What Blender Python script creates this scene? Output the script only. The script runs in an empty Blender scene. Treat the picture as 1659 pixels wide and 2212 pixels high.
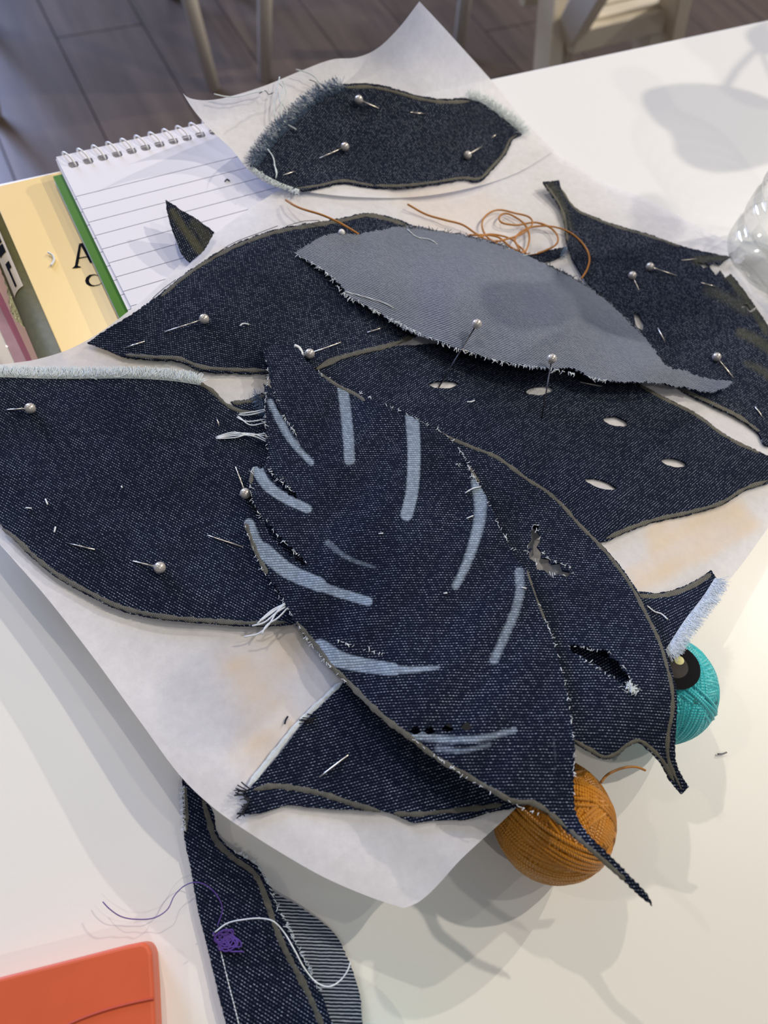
import bpy, math, random
import numpy as np
from mathutils import Vector, Matrix
from mathutils.geometry import delaunay_2d_cdt

random.seed(7); rng = np.random.default_rng(7)
SC = bpy.context.scene; COL = SC.collection

# ------------------------------------------------------------------ camera
TH, RO, F, H = math.radians(61), math.radians(12), 1600.0, 0.27
FW = np.array([0, math.cos(TH), -math.sin(TH)]); U0 = np.array([0, math.sin(TH), math.cos(TH)]); R0 = np.array([1.0, 0, 0])
RT = math.cos(RO)*R0 + math.sin(RO)*U0; UP = -math.sin(RO)*R0 + math.cos(RO)*U0
CAM = np.array([0, 0, H])
cd = bpy.data.cameras.new('camera'); cam = bpy.data.objects.new('camera', cd); COL.objects.link(cam)
cam.matrix_world = Matrix(((RT[0], UP[0], -FW[0], 0), (RT[1], UP[1], -FW[1], 0), (RT[2], UP[2], -FW[2], H), (0, 0, 0, 1)))
cd.sensor_fit = 'VERTICAL'; cd.sensor_height = 36; cd.lens = F/2212*36; cd.clip_start = 0.01
cd.dof.use_dof = True; cd.dof.focus_distance = 0.275; cd.dof.aperture_fstop = 12
SC.camera = cam

# ------------------------------------------------------------------ world, lamps, exposure
W = bpy.data.worlds.new('room_light'); SC.world = W; W.use_nodes = True
W.node_tree.nodes['Background'].inputs[0].default_value = (0.80, 0.84, 1.0, 1)
W.node_tree.nodes['Background'].inputs[1].default_value = 0.18
def lamp(name, loc, power, col, size, target=(0.02, 0.15, 0.0)):
    l = bpy.data.lights.new(name, 'AREA'); l.shape = 'DISK'; l.size = size; l.energy = power; l.color = col
    o = bpy.data.objects.new(name, l); COL.objects.link(o); o.location = loc
    o.rotation_euler = (Vector(target)-Vector(loc)).to_track_quat('-Z', 'Y').to_euler(); return o
lamp('ceiling_spot', (1.30, 1.10, 1.75), 19.5, (1.0, 0.90, 0.78), 0.04)
lamp('ceiling_spot', (-0.85, 1.45, 1.75), 12.5, (1.0, 0.90, 0.78), 0.04)
lamp('ceiling_spot', (-1.5, 0.05, 1.80), 3.2, (1.0, 0.92, 0.82), 0.04)
lamp('ceiling_spot', (0.75, -0.75, 1.85), 4.5, (1.0, 0.92, 0.82), 0.04)
lamp('ceiling_spot', (1.10, 0.52, 1.75), 4, (1.0, 0.92, 0.80), 0.05)
lamp('ceiling_spot', (1.9, 2.6, 1.8), 48, (1.0, 0.90, 0.78), 0.04, (0.3, 1.8, -0.6))  # added lamp to brighten the stools and floor beyond the table
lamp('window_daylight', (-3.0, 2.6, 0.9), 170, (0.45, 0.57, 1.0), 1.4, (-0.8, 1.4, -0.72))
SC.view_settings.view_transform = 'Standard'; SC.view_settings.look = 'None'
SC.view_settings.exposure = -0.05; SC.view_settings.gamma = 1.0; SC.view_settings.use_curve_mapping = False

# ------------------------------------------------------------------ helpers
def U(px, py, z):
    """pixel(s) -> world point(s) on the horizontal plane at height z (metres)"""
    px, py, z = np.broadcast_arrays(np.asarray(px, float), np.asarray(py, float), np.asarray(z, float))
    d = FW + RT*((px-829.5)/F)[..., None] - UP*((py-1106)/F)[..., None]
    return CAM + d*((z-H)/d[..., 2])[..., None]
def PJ(p):
    v = np.asarray(p, float)-CAM; z = v@FW
    return np.array([829.5+F*(v@RT)/z, 1106-F*(v@UP)/z])

def tps(ctrl):
    """thin-plate height field over pixels; ctrl = (px, py, z in mm); returns metres"""
    c = np.array(ctrl, float); P = c[:, :2]/1000; n = len(c)
    def ph(r2): return np.where(r2 > 0, r2*np.log(np.maximum(r2, 1e-12)), 0)
    K = ph(((P[:, None]-P[None])**2).sum(-1)) + np.eye(n)*2e-3
    A = np.zeros((n+3, n+3)); A[:n, :n] = K; A[:n, n] = 1; A[:n, n+1:] = P; A[n, :n] = 1; A[n+1:, :n] = P.T
    w = np.linalg.solve(A, np.r_[c[:, 2], 0, 0, 0])
    def f(x, y):
        q = np.stack([np.asarray(x, float), np.asarray(y, float)], -1)/1000
        return (ph(((q[..., None, :]-P)**2).sum(-1))@w[:n] + w[n] + q@w[n+1:])*1e-3
    return f
_ph = rng.uniform(0, 6.28, 40); _dr = rng.uniform(0, 6.28, 40)
def wob(x, y, lam, seed=0):
    """smooth noise about -1..1"""
    s = 0
    for i in range(6):
        k = (i*7+seed*3) % 40; w = 6.283/(lam*(0.6+0.25*i))
        s = s + np.sin(np.asarray(x)*math.cos(_dr[k])*w + np.asarray(y)*math.sin(_dr[k])*w + _ph[k])
    return s/3.0

def spline(pts, step, closed=True):
    P = np.array([p[:2] for p in pts], float); cor = [len(p) > 2 for p in pts]; n = len(P); out = []
    def tan(i):
        a = P[i]-P[i-1]; b = P[(i+1) % n]-P[i]
        t = a/(np.linalg.norm(a)+1e-9)+b/(np.linalg.norm(b)+1e-9); return t/(np.linalg.norm(t)+1e-9)
    for i in range(n if closed else n-1):
        j = (i+1) % n; L = np.linalg.norm(P[j]-P[i]); u = (P[j]-P[i])/(L+1e-9)
        t0 = u if cor[i] or (not closed and i == 0) else tan(i)
        t1 = u if cor[j] or (not closed and j == n-1) else tan(j)
        k = max(1, int(round(L/step)))
        for s in np.arange(k)/k:
            h = (2*s**3-3*s*s+1, s**3-2*s*s+s, -2*s**3+3*s*s, s**3-s*s)
            out.append(h[0]*P[i]+h[1]*t0*L+h[2]*P[j]+h[3]*t1*L)
    if not closed: out.append(P[-1])
    return np.array(out)
def normals(Q, closed=True):
    if closed: t = np.roll(Q, -1, 0)-np.roll(Q, 1, 0)
    else: t = np.gradient(Q, axis=0)
    t = t/(np.linalg.norm(t, axis=-1, keepdims=True)+1e-9)
    return np.stack([t[:, 1], -t[:, 0]], -1)
def inside(x, y, poly):
    r = np.zeros(x.shape, bool); a = poly; b = np.roll(poly, -1, 0)
    for (x0, y0), (x1, y1) in zip(a, b):
        if y0 == y1: continue
        c = ((y0 > y) != (y1 > y)) & (x < (x1-x0)*(y-y0)/(y1-y0)+x0); r ^= c
    return r
def dist_poly(x, y, Q):
    """distance to an open polyline and the position along it 0..1"""
    best = np.full(x.shape, 1e9); at = np.zeros(x.shape); n = len(Q)-1
    for i in range(n):
        a, b = Q[i], Q[i+1]; d = b-a; l2 = d@d+1e-9
        t = np.clip(((x-a[0])*d[0]+(y-a[1])*d[1])/l2, 0, 1)
        dd = np.hypot(x-a[0]-t*d[0], y-a[1]-t*d[1]); m = dd < best
        best = np.where(m, dd, best); at = np.where(m, (i+t)/n, at)
    return best, at

def mk(name, verts, faces, mat, parent=None, smooth=True, uv=None, attrs=None, label=None, cat=None, group=None, kind=None):
    v = np.asarray(verts, float)
    org = np.array([v[:, 0].mean(), v[:, 1].mean(), v[:, 2].min()])
    me = bpy.data.meshes.new(name); me.from_pydata((v-org).tolist(), [], [tuple(map(int, f)) for f in faces])
    for m in (mat if isinstance(mat, (list, tuple)) else [mat]): me.materials.append(m)
    if smooth: me.polygons.foreach_set('use_smooth', [True]*len(me.polygons))
    if uv is not None:
        lay = me.uv_layers.new(name='UVMap'); idx = np.empty(len(me.loops), int); me.loops.foreach_get('vertex_index', idx)
        lay.data.foreach_set('uv', np.asarray(uv, float)[idx].ravel())
    for k, a in (attrs or {}).items():
        at = me.attributes.new(k, 'FLOAT', 'POINT'); at.data.foreach_set('value', np.asarray(a, float))
    me.update()
    o = bpy.data.objects.new(name, me); COL.objects.link(o)
    if parent is not None:
        o.parent = parent; o.location = Vector(org)-Vector(parent['_o'])
    else: o.location = org
    o['_o'] = tuple(org)
    tag(o, label, cat, group, kind); return o
def tag(o, label=None, cat=None, group=None, kind=None):
    for k, v in (('label', label), ('category', cat), ('group', group), ('kind', kind)):
        if v: o[k] = v
    return o
def empty(name, loc, label, cat, group=None, kind=None):
    o = bpy.data.objects.new(name, None); COL.objects.link(o); o.location = loc; o.empty_display_size = 0.01
    o['_o'] = tuple(float(c) for c in loc); return tag(o, label, cat, group, kind)

class MB:
    def __init__(s): s.v = []; s.f = []
    def add(s, v, f):
        n = len(s.v); s.v += [tuple(map(float, p)) for p in v]; s.f += [tuple(i+n for i in q) for q in f]; return s
    def tube(s, pts, r, sides=6, closed=False, cap=True):
        P = np.asarray(pts, float); n = len(P)
        r = np.broadcast_to(np.asarray(r, float), (n,))
        t = (np.roll(P, -1, 0)-np.roll(P, 1, 0)) if closed else np.gradient(P, axis=0)
        t = t/(np.linalg.norm(t, axis=1, keepdims=True)+1e-12)
        ref = np.array([0.13, 0.21, 1.0]);
        if abs(t[0]@ref)/np.linalg.norm(ref) > 0.9: ref = np.array([1.0, 0.1, 0.0])
        a = np.cross(t[0], ref); a /= np.linalg.norm(a); vs = []
        for i in range(n):
            a = a-t[i]*(a@t[i]); a /= (np.linalg.norm(a)+1e-12); b = np.cross(t[i], a)
            for k in range(sides):
                w = 6.28318*k/sides; vs.append(P[i]+r[i]*(math.cos(w)*a+math.sin(w)*b))
        fs = []
        for i in range(n if closed else n-1):
            j = (i+1) % n
            for k in range(sides): fs.append((i*sides+k, i*sides+(k+1) % sides, j*sides+(k+1) % sides, j*sides+k))
        if cap and not closed: fs += [tuple(range(sides))[::-1], tuple((n-1)*sides+k for k in range(sides))]
        return s.add(vs, fs)
    def prism(s, poly, z0, z1):
        """poly: (n,2) world xy, counter-clockwise"""
        n = len(poly); v = [(p[0], p[1], z0) for p in poly]+[(p[0], p[1], z1) for p in poly]
        return s.add(v, [tuple(range(n))[::-1], tuple(range(n, 2*n))]+[(i, (i+1) % n, n+(i+1) % n, n+i) for i in range(n)])
    def bar(s, a, b, w, h, upv=(0, 0, 1)):
        a, b = np.array(a, float), np.array(b, float); d = b-a; d /= np.linalg.norm(d)
        x = np.cross(d, upv); x /= np.linalg.norm(x); y = np.cross(x, d); v = []
        for p in (a, b):
            for (i, j) in ((-1, -1), (1, -1), (1, 1), (-1, 1)): v.append(p+x*i*w/2+y*j*h/2)
        return s.add(v, [(0, 1, 2, 3), (7, 6, 5, 4)]+[(i, i+4, (i+1) % 4+4, (i+1) % 4) for i in range(4)])
    def build(s, name, mat, parent=None, bevel=0, **k):
        o = mk(name, s.v, s.f, mat, parent, **k)
        if bevel:
            m = o.modifiers.new('bevel', 'BEVEL'); m.width = bevel; m.segments = 3; m.limit_method = 'ANGLE'; m.angle_limit = 0.6
        return o
def sphere(c, r, nu=24, nv=14, sx=1, sy=1, sz=1):
    v = [(c[0], c[1], c[2]+r*sz)]
    for i in range(1, nv):
        a = math.pi*i/nv
        for k in range(nu):
            b = 6.28318*k/nu; v.append((c[0]+r*sx*math.sin(a)*math.cos(b), c[1]+r*sy*math.sin(a)*math.sin(b), c[2]+r*sz*math.cos(a)))
    v.append((c[0], c[1], c[2]-r*sz)); f = []
    for k in range(nu):
        f.append((0, 1+k, 1+(k+1) % nu))
        for i in range(nv-2):
            p = 1+i*nu; f.append((p+k, p+nu+k, p+nu+(k+1) % nu, p+(k+1) % nu))
        p = 1+(nv-2)*nu; f.append((p+k, len(v)-1, p+(k+1) % nu))
    return v, f

# ------------------------------------------------------------------ materials
class N:
    def __init__(s, name):
        s.m = bpy.data.materials.new(name); s.m.use_nodes = True; s.t = s.m.node_tree; s.b = s.t.nodes['Principled BSDF']; s.out = s.t.nodes['Material Output']
    def n(s, typ, **k):
        o = s.t.nodes.new(typ)
        for a, v in k.items(): setattr(o, a, v)
        return o
    def l(s, a, b): s.t.links.new(a, b)
    def put(s, sock, v):
        if hasattr(v, 'links') or isinstance(v, bpy.types.NodeSocket): s.l(v, sock)
        else: sock.default_value = v
    def math(s, op, a, b=0.0, c=0.0, clamp=False):
        o = s.n('ShaderNodeMath', operation=op, use_clamp=clamp)
        for i, v in enumerate((a, b, c)): s.put(o.inputs[i], v)
        return o.outputs[0]
    def mix(s, f, a, b):
        o = s.n('ShaderNodeMix', data_type='RGBA'); s.put(o.inputs[0], f)
        for i, v in ((6, a), (7, b)): s.put(o.inputs[i], v if not isinstance(v, tuple) else (*v[:3], 1))
        return o.outputs[2]
    def noise(s, scale, detail=3, vec=None, rough=0.5):
        o = s.n('ShaderNodeTexNoise'); o.inputs['Scale'].default_value = scale; o.inputs['Detail'].default_value = detail; o.inputs['Roughness'].default_value = rough
        if vec is None:
            if not hasattr(s, 'tc'): s.tc = s.n('ShaderNodeTexCoord')
            vec = s.tc.outputs['Object']
        s.l(vec, o.inputs['Vector']); return o.outputs['Fac']
    def attr(s, name): return s.n('ShaderNodeAttribute', attribute_name=name).outputs['Fac']
    def bump(s, h, strength, dist=0.0005):
        o = s.n('ShaderNodeBump'); o.inputs['Strength'].default_value = strength; o.inputs['Distance'].default_value = dist
        s.put(o.inputs['Height'], h); s.l(o.outputs[0], s.b.inputs['Normal'])
    def ss(s, v, a, b):
        o = s.n('ShaderNodeMapRange', interpolation_type='SMOOTHSTEP'); s.put(o.inputs[0], v); o.inputs[1].default_value = a; o.inputs[2].default_value = b; return o.outputs[0]
def plain(name, col, rough=0.6, metal=0.0, spec=0.5, var=0.0, scale=60, bump=0.0, **kw):
    m = N(name); m.b.inputs['Roughness'].default_value = rough; m.b.inputs['Metallic'].default_value = metal
    m.b.inputs['Specular IOR Level'].default_value = spec
    if var:
        f = m.noise(scale, 4); m.l(m.mix(f, tuple(c*(1-var) for c in col), tuple(min(1, c*(1+var)) for c in col)), m.b.inputs['Base Color'])
        if bump: m.bump(f, bump)
    else: m.b.inputs['Base Color'].default_value = (*col, 1)
    for k, v in kw.items(): m.b.inputs[k].default_value = v
    return m.m

def denim(name, back):
    """twill cloth; UV is in millimetres, u along the twill rib, v across it"""
    m = N(name); uvn = m.n('ShaderNodeUVMap'); uvn.uv_map = 'UVMap'
    wn = m.n('ShaderNodeTexNoise'); wn.inputs['Scale'].default_value = 0.5; wn.inputs['Detail'].default_value = 2; m.l(uvn.outputs[0], wn.inputs['Vector'])
    sub = m.n('ShaderNodeVectorMath', operation='MULTIPLY_ADD'); m.l(wn.outputs['Color'], sub.inputs[0]); sub.inputs[1].default_value = (0.5, 0.35, 0); m.l(uvn.outputs[0], sub.inputs[2])
    sx = m.n('ShaderNodeSeparateXYZ'); m.l(sub.outputs[0], sx.inputs[0]); s, t = sx.outputs[0], sx.outputs[1]
    D, d = 0.92, 1.02
    k = m.math('FLOOR', m.math('DIVIDE', t, D)); ft = m.math('FRACT', m.math('DIVIDE', t, D))
    sp = m.math('ADD', m.math('DIVIDE', s, d), m.math('MULTIPLY', k, 0.36)); i = m.math('FLOOR', sp); fs = m.math('FRACT', sp)
    cv = m.n('ShaderNodeCombineXYZ'); m.l(i, cv.inputs[0]); m.l(k, cv.inputs[1])
    wh = m.n('ShaderNodeTexWhiteNoise', noise_dimensions='3D'); m.l(cv.outputs[0], wh.inputs[0])
    ax = m.math('ABSOLUTE', m.math('SUBTRACT', ft, 0.5)); ay = m.math('ABSOLUTE', m.math('SUBTRACT', fs, 0.5))
    big = m.noise(45, 3); fine = m.noise(900, 2)
    if not back:
        dx = m.math('DIVIDE', ax, 0.20); dy = m.math('DIVIDE', ay, 0.45)
        r = m.math('SQRT', m.math('ADD', m.math('MULTIPLY', dx, dx), m.math('MULTIPLY', dy, dy)))
        dot = m.math('SUBTRACT', 1.0, m.ss(r, 0.35, 1.05))
        amp = m.math('MULTIPLY', m.math('ADD', 0.10, m.math('MULTIPLY', m.math('POWER', wh.outputs[0], 1.5), 0.9)), m.math('ADD', 0.30, big))
        dot = m.math('MULTIPLY', dot, amp, clamp=True)
        base = m.mix(big, (0.0022, 0.0036, 0.0095), (0.0042, 0.0085, 0.0235))
        base = m.mix(m.math('MULTIPLY', fine, 0.5), base, (0.006, 0.010, 0.024))
        col = m.mix(dot, base, (0.36, 0.41, 0.50))
        mk_ = m.attr('mark')
        nb_ = m.noise(700, 2)
        mk_ = m.math('SUBTRACT', m.math('MULTIPLY', mk_, 1.2), m.math('MULTIPLY', nb_, m.math('SUBTRACT', 1.0, mk_)), clamp=True)
        brk = m.math('MULTIPLY', mk_, m.math('ADD', 0.30, m.math('MULTIPLY', m.math('SUBTRACT', 1.0, m.ss(ax, 0.24, 0.46)), m.math('MULTIPLY', m.math('SUBTRACT', 1.0, m.math('MULTIPLY', m.ss(ay, 0.25, 0.5), 0.45)), m.math('ADD', 0.35, m.math('MULTIPLY', wh.outputs[0], 0.50))))), clamp=True)
        col = m.mix(brk, col, (0.33, 0.41, 0.50))
        st = m.math('MULTIPLY', m.attr('stain'), m.math('ADD', 0.4, m.math('MULTIPLY', fine, 0.6)), clamp=True)
        col = m.mix(st, col, (0.085, 0.085, 0.052))
    else:
        ln = m.ss(ax, 0.12, 0.30)
        amp = m.math('ADD', 0.55, m.math('MULTIPLY', wh.outputs[0], 0.45))
        base = m.mix(big, (0.33, 0.37, 0.43), (0.46, 0.50, 0.56))
        pale = m.mix(amp, (0.24, 0.27, 0.34), base)
        col = m.mix(ln, pale, (0.012, 0.016, 0.032))
    m.l(col, m.b.inputs['Base Color']); m.b.inputs['Roughness'].default_value = 0.85
    m.b.inputs['Specular IOR Level'].default_value = 0.06
    m.b.inputs['Sheen Weight'].default_value = 0.0; m.b.inputs['Sheen Roughness'].default_value = 0.4
    hgt = m.math('ADD', m.math('SUBTRACT', 0.5, ax), m.math('MULTIPLY', m.math('SUBTRACT', 0.5, ay), 0.5))
    m.bump(hgt, 0.45, 0.00035); return m.m
DF, DB = denim('denim_front', False), denim('denim_reverse', True)

def edging_mat():
    m = N('khaki_edging'); uvn = m.n('ShaderNodeUVMap'); uvn.uv_map = 'UVMap'; sx = m.n('ShaderNodeSeparateXYZ'); m.l(uvn.outputs[0], sx.inputs[0])
    a = m.math('ABSOLUTE', m.math('SUBTRACT', m.math('FRACT', m.math('ADD', m.math('MULTIPLY', sx.outputs[0], 1.3), m.math('MULTIPLY', sx.outputs[1], 1.0))), 0.5))
    g = m.noise(500, 3); k = m.math('MULTIPLY', m.ss(a, 0.1, 0.42), m.math('ADD', 0.15, m.math('MULTIPLY', g, 1.5)), clamp=True)
    col = m.mix(k, (0.018, 0.018, 0.016), (0.165, 0.158, 0.115)); m.l(col, m.b.inputs['Base Color']); m.b.inputs['Roughness'].default_value = 0.7; m.bump(k, 0.4, 0.0002); return m.m
KH = edging_mat()

def paper_mat():
    m = N('tracing_paper'); g = m.noise(260, 6, rough=0.7); g2 = m.noise(30, 3)
    base = m.mix(g, (0.64, 0.63, 0.625), (0.96, 0.95, 0.94)); base = m.mix(m.math('MULTIPLY', g2, 0.35), base, (0.80, 0.79, 0.81))
    col = m.mix(m.attr('tint'), base, (0.90, 0.66, 0.38)); m.l(col, m.b.inputs['Base Color'])
    m.b.inputs['Roughness'].default_value = 0.75; m.b.inputs['Specular IOR Level'].default_value = 0.3; m.bump(g, 0.25, 0.0004)
    tr = m.n('ShaderNodeBsdfTranslucent'); m.l(col, tr.inputs[0]); mx = m.n('ShaderNodeMixShader'); mx.inputs[0].default_value = 0.22
    m.l(m.b.outputs[0], mx.inputs[1]); m.l(tr.outputs[0], mx.inputs[2])
    tp = m.n('ShaderNodeBsdfTransparent'); m2 = m.n('ShaderNodeMixShader'); m2.inputs[0].default_value = 0.07
    m.l(mx.outputs[0], m2.inputs[1]); m.l(tp.outputs[0], m2.inputs[2]); m.l(m2.outputs[0], m.out.inputs[0]); return m.m
PAPER = paper_mat()
WHITE_T = plain('white_thread', (0.72, 0.76, 0.76), 0.7)
PALE_T = plain('pale_blue_thread', (0.66, 0.73, 0.74), 0.8)
BLUE_T = plain('blue_thread', (0.10, 0.155, 0.24), 0.8)
DARK_T = plain('dark_thread', (0.008, 0.010, 0.016), 0.8)
ORANGE_T = plain('orange_thread', (0.42, 0.17, 0.02), 0.5)
PURPLE_T = plain('purple_thread', (0.075, 0.03, 0.22), 0.6)
PEARL = plain('pearl', (0.66, 0.62, 0.57), 0.22, 0.45, spec=0.7)
PEARLW = plain('white_bead', (0.86, 0.85, 0.82), 0.25)
STEEL = plain('pin_steel', (0.72, 0.68, 0.60), 0.28, 1.0)
STEEL_REFL = plain('pin_steel_dark_reflection', (0.05, 0.05, 0.06), 0.35, 1.0)  # pin steel with the reflection of dark cloth painted into its colour
TABLE = plain('white_table_laminate', (0.79, 0.785, 0.735), 0.34, var=0.012, scale=900)
WOOD = plain('pale_wood', (0.74, 0.67, 0.53), 0.5, var=0.12, scale=14)
WOODG = plain('grey_painted_wood', (0.62, 0.57, 0.49), 0.5, var=0.08, scale=14)

# ------------------------------------------------------------------ floor
def floor_mat():
    m = N('dark_floorboards'); tc = m.n('ShaderNodeTexCoord'); mp = m.n('ShaderNodeMapping'); mp.inputs['Scale'].default_value = (2.0, 22, 1); m.l(tc.outputs['Object'], mp.inputs[0])
    oi = m.n('ShaderNodeObjectInfo'); ad = m.n('ShaderNodeVectorMath', operation='ADD'); m.l(mp.outputs[0], ad.inputs[0]); m.l(oi.outputs['Location'], ad.inputs[1])
    g = m.noise(1.6, 5, ad.outputs[0], 0.6); c = m.mix(g, (0.040, 0.029, 0.023), (0.165, 0.120, 0.090))
    m.l(m.mix(m.math('MULTIPLY', oi.outputs['Random'], 0.45), c, (0.06, 0.045, 0.036)), m.b.inputs['Base Color']); m.b.inputs['Roughness'].default_value = 0.36; m.bump(g, 0.1); return m.m
FL = floor_mat(); ZF = -0.72
ea, eb = U(0, 392, 0)[:2], U(1659, 40, 0)[:2]
ex = (eb-ea)/np.linalg.norm(eb-ea); ey = np.array([-ex[1], ex[0]])          # along / away from the table's far edge
fb = MB(); o0 = ea+ex*0.3
fb.prism([tuple(o0+ex*a+ey*b) for a, b in ((-3.2, -1.6), (3.2, -1.6), (3.2, 4.2), (-3.2, 4.2))], ZF-0.03, ZF-0.008)
floor = fb.build('floor', plain('floor_underlay', (0.02, 0.016, 0.013), 0.8), kind='structure', smooth=False)
pang = math.atan2(ey[1], ey[0]); base_me = {}
for i in range(-13, 14):
    for j in range(-1, 5):
        L = 1.18; off = (i*0.43) % 1.2
        c = o0+ex*(i*0.19)+ey*(j*1.2+off-0.4)
        if 'p' not in base_me:
            b = MB(); x, y = L/2-0.0015+0.01, 0.0935
            b.add([(-x, -y, 0), (x, -y, 0), (x, y, 0), (-x, y, 0), (-x, -y, 0.007), (x, -y, 0.007), (x, y, 0.007), (-x, y, 0.007)],
                  [(3, 2, 1, 0), (4, 5, 6, 7), (0, 1, 5, 4), (1, 2, 6, 5), (2, 3, 7, 6), (3, 0, 4, 7)])
            me = bpy.data.meshes.new('plank'); me.from_pydata(b.v, [], b.f); me.materials.append(FL); base_me['p'] = me
        o = bpy.data.objects.new('plank', base_me['p']); COL.objects.link(o); o.parent = floor
        o.location = Vector((c[0], c[1], ZF-0.007))-Vector(floor['_o']); o.rotation_euler = (0, 0, pang)

wb_ = MB(); wb_.prism([tuple(o0+ex*a+ey*b) for a, b in ((-3.2, 4.2), (3.2, 4.2), (3.2, 4.3), (-3.2, 4.3))], ZF-0.03, ZF+2.7)
wb_.build('wall_back', plain('white_plaster', (0.75, 0.73, 0.70), 0.9, var=0.03, scale=6), kind='structure', smooth=False)

# ------------------------------------------------------------------ table
tcorn = [ea-ex*0.45, ea-ex*0.45-ey*0.80, ea+ex*1.1-ey*0.80, ea+ex*1.1]
tbl = empty('work_table', (*np.mean(tcorn, 0), ZF), 'white laminate work table under the pile of denim leaves', 'table')
MB().prism([tuple(p) for p in tcorn], -0.032, 0.0).build('table_top', TABLE, tbl, bevel=0.003, smooth=False)
for sx_, sy_ in ((0, 0), (0, 1), (1, 0), (1, 1)):
    p = ea+ex*(-0.40+sx_*1.45)-ey*(0.06+sy_*0.68)
    MB().bar((p[0], p[1], ZF), (p[0], p[1], -0.0325), 0.05, 0.05, (0, 1, 0)).build('leg', TABLE, tbl, bevel=0.003, smooth=False)

# ------------------------------------------------------------------ stools on the floor
def stool(feet, label, splay, name='wooden_stool'):
    """feet: floor points of the two near legs; seat off the top of the picture"""
    a, b = np.array(feet[0][:2]), np.array(feet[1][:2]); d = (b-a)/np.linalg.norm(b-a); n = np.array([-d[1], d[0]]); dep = 0.36
    c = (a+b)/2+n*dep/2; t = empty(name, (c[0], c[1], ZF), label, 'stool', 'stools pushed up behind the table'); zt = ZF+0.44
    pts = [a, b, b+n*dep, a+n*dep]; tops = [p+(c-p)*splay for p in pts]
    for p, q in zip(pts, tops):
        MB().tube([(p[0], p[1], ZF), ((p[0]+q[0])/2, (p[1]+q[1])/2, (ZF+zt)/2), (q[0], q[1], zt)], [0.0135, 0.0155, 0.0165], 12).build('leg', WOODG, t)
    for i in range(4):
        p, q = tops[i], tops[(i+1) % 4]
        MB().bar((p[0], p[1], zt-0.045), (q[0], q[1], zt-0.045), 0.018, 0.045).build('rail', WOODG, t, bevel=0.002, smooth=False)
    o = c-d*0.21-n*0.2
    MB().prism([tuple(o), tuple(o+d*0.42), tuple(o+d*0.42+n*0.4), tuple(o+n*0.4)], zt, zt+0.022).build('seat', WOODG, t, bevel=0.006, smooth=False)
fa, fbp, fc = U(462, 192, ZF), U(572, 172, ZF), U(990, 118, ZF)
d_ = (fc-fbp)[:2]/np.linalg.norm((fc-fbp)[:2])
stool([fbp, fc], 'pale wooden stool behind the curled corner of the tracing paper', 0.10)
stool([fa-np.array([*(d_*0.44), 0]), fa], 'pale wooden stool beyond the spiral notebook, one splayed leg in view', 0.30)

# step stool by the table's far edge
zs = -0.49
A = U(1245, 62, zs); B = U(1442, 15, zs); dd = (B-A)[:2]/np.linalg.norm((B-A)[:2]); nn = np.array([-dd[1], dd[0]]); wst = np.linalg.norm((B-A)[:2])
ss_ = empty('step_stool', (*(A[:2]+dd*wst/2+nn*0.1), ZF), 'pale wooden step stool with slatted tread beyond the table edge', 'step stool')
def P3(a, b, z): q = A[:2]+dd*a+nn*b; return (q[0], q[1], z)
for (pa, za), (pb, zb_) in ((((1270, 0), zs+0.08), ((1192, 140), zs-0.15)), (((1458, 0), zs+0.03), ((1446, 75), zs-0.10))):
    p, q = U(*pa, za), U(*pb, zb_); d = (p-q)/(p-q)[2]
    MB().bar(q+d*(ZF-q[2]), q+d*(zs+0.274-q[2]), 0.036, 0.052, (*nn, 0)).build('leg', WOOD, ss_, bevel=0.003, smooth=False)
for a in (-0.017, wst+0.017):
    MB().bar(P3(a, -0.02, ZF), P3(a, 0.15, zs+0.274), 0.034, 0.05, (*nn, 0)).build('leg', WOOD, ss_, bevel=0.003, smooth=False)
MB().bar(P3(0, 0, zs-0.022), P3(wst, 0, zs-0.022), 0.02, 0.045).build('rail', WOOD, ss_, bevel=0.003, smooth=False)
MB().bar(P3(0, 0.17, zs-0.022), P3(wst, 0.17, zs-0.022), 0.02, 0.045).build('rail', WOOD, ss_, bevel=0.003, smooth=False)
for k in range(5):
    b = 0.018+k*0.035; MB().bar(P3(0.001, b, zs+0.004), P3(wst-0.001, b, zs+0.004), 0.028, 0.012).build('slat', WOOD, ss_, bevel=0.002, smooth=False)
MB().bar(P3(-0.034, 0.09, zs+0.285), P3(wst+0.034, 0.09, zs+0.285), 0.20, 0.02).build('top_step', WOOD, ss_, bevel=0.003, smooth=False)

# ------------------------------------------------------------------ books, packet and notebook (far left)
def frame(o_px, a_px, z, ortho_len=1.0):
    o, a = U(*o_px, z)[:2], U(*a_px, z)[:2]; x = (a-o)/np.linalg.norm(a-o); y = np.array([x[1], -x[0]]); return o, x, y   # y runs toward the camera
def rect(o, x, y, x0, x1, y0, y1): return [tuple(o+x*a+y*b) for a, b in ((x0, y1), (x1, y1), (x1, y0), (x0, y0))]
def flat(name, px, z, mat, parent, **k):
    """thin printed shape: pixel outline laid on the plane z"""
    p = U(np.array(px)[:, 0], np.array(px)[:, 1], z); 
    s = np.sum(p[:, 0]*np.roll(p[:, 1], -1)-p[:, 1]*np.roll(p[:, 0], -1))
    if s < 0: p = p[::-1]
    return mk(name, p, [tuple(range(len(p)))], mat, parent, smooth=False, **k)
YEL = plain('yellow_cover', (0.82, 0.60, 0.23), 0.32, var=0.04, scale=20)
OLIVE = plain('olive_spine_film', (0.145, 0.135, 0.06), 0.6, spec=0.12, var=0.25, scale=300, bump=0.3)
PAGES = plain('page_block', (0.75, 0.72, 0.64), 0.8, var=0.08, scale=500)
INK = plain('black_ink', (0.003, 0.003, 0.004), 0.8, spec=0.05)
CREAM = plain('cream_print', (0.62, 0.50, 0.32), 0.4)
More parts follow.
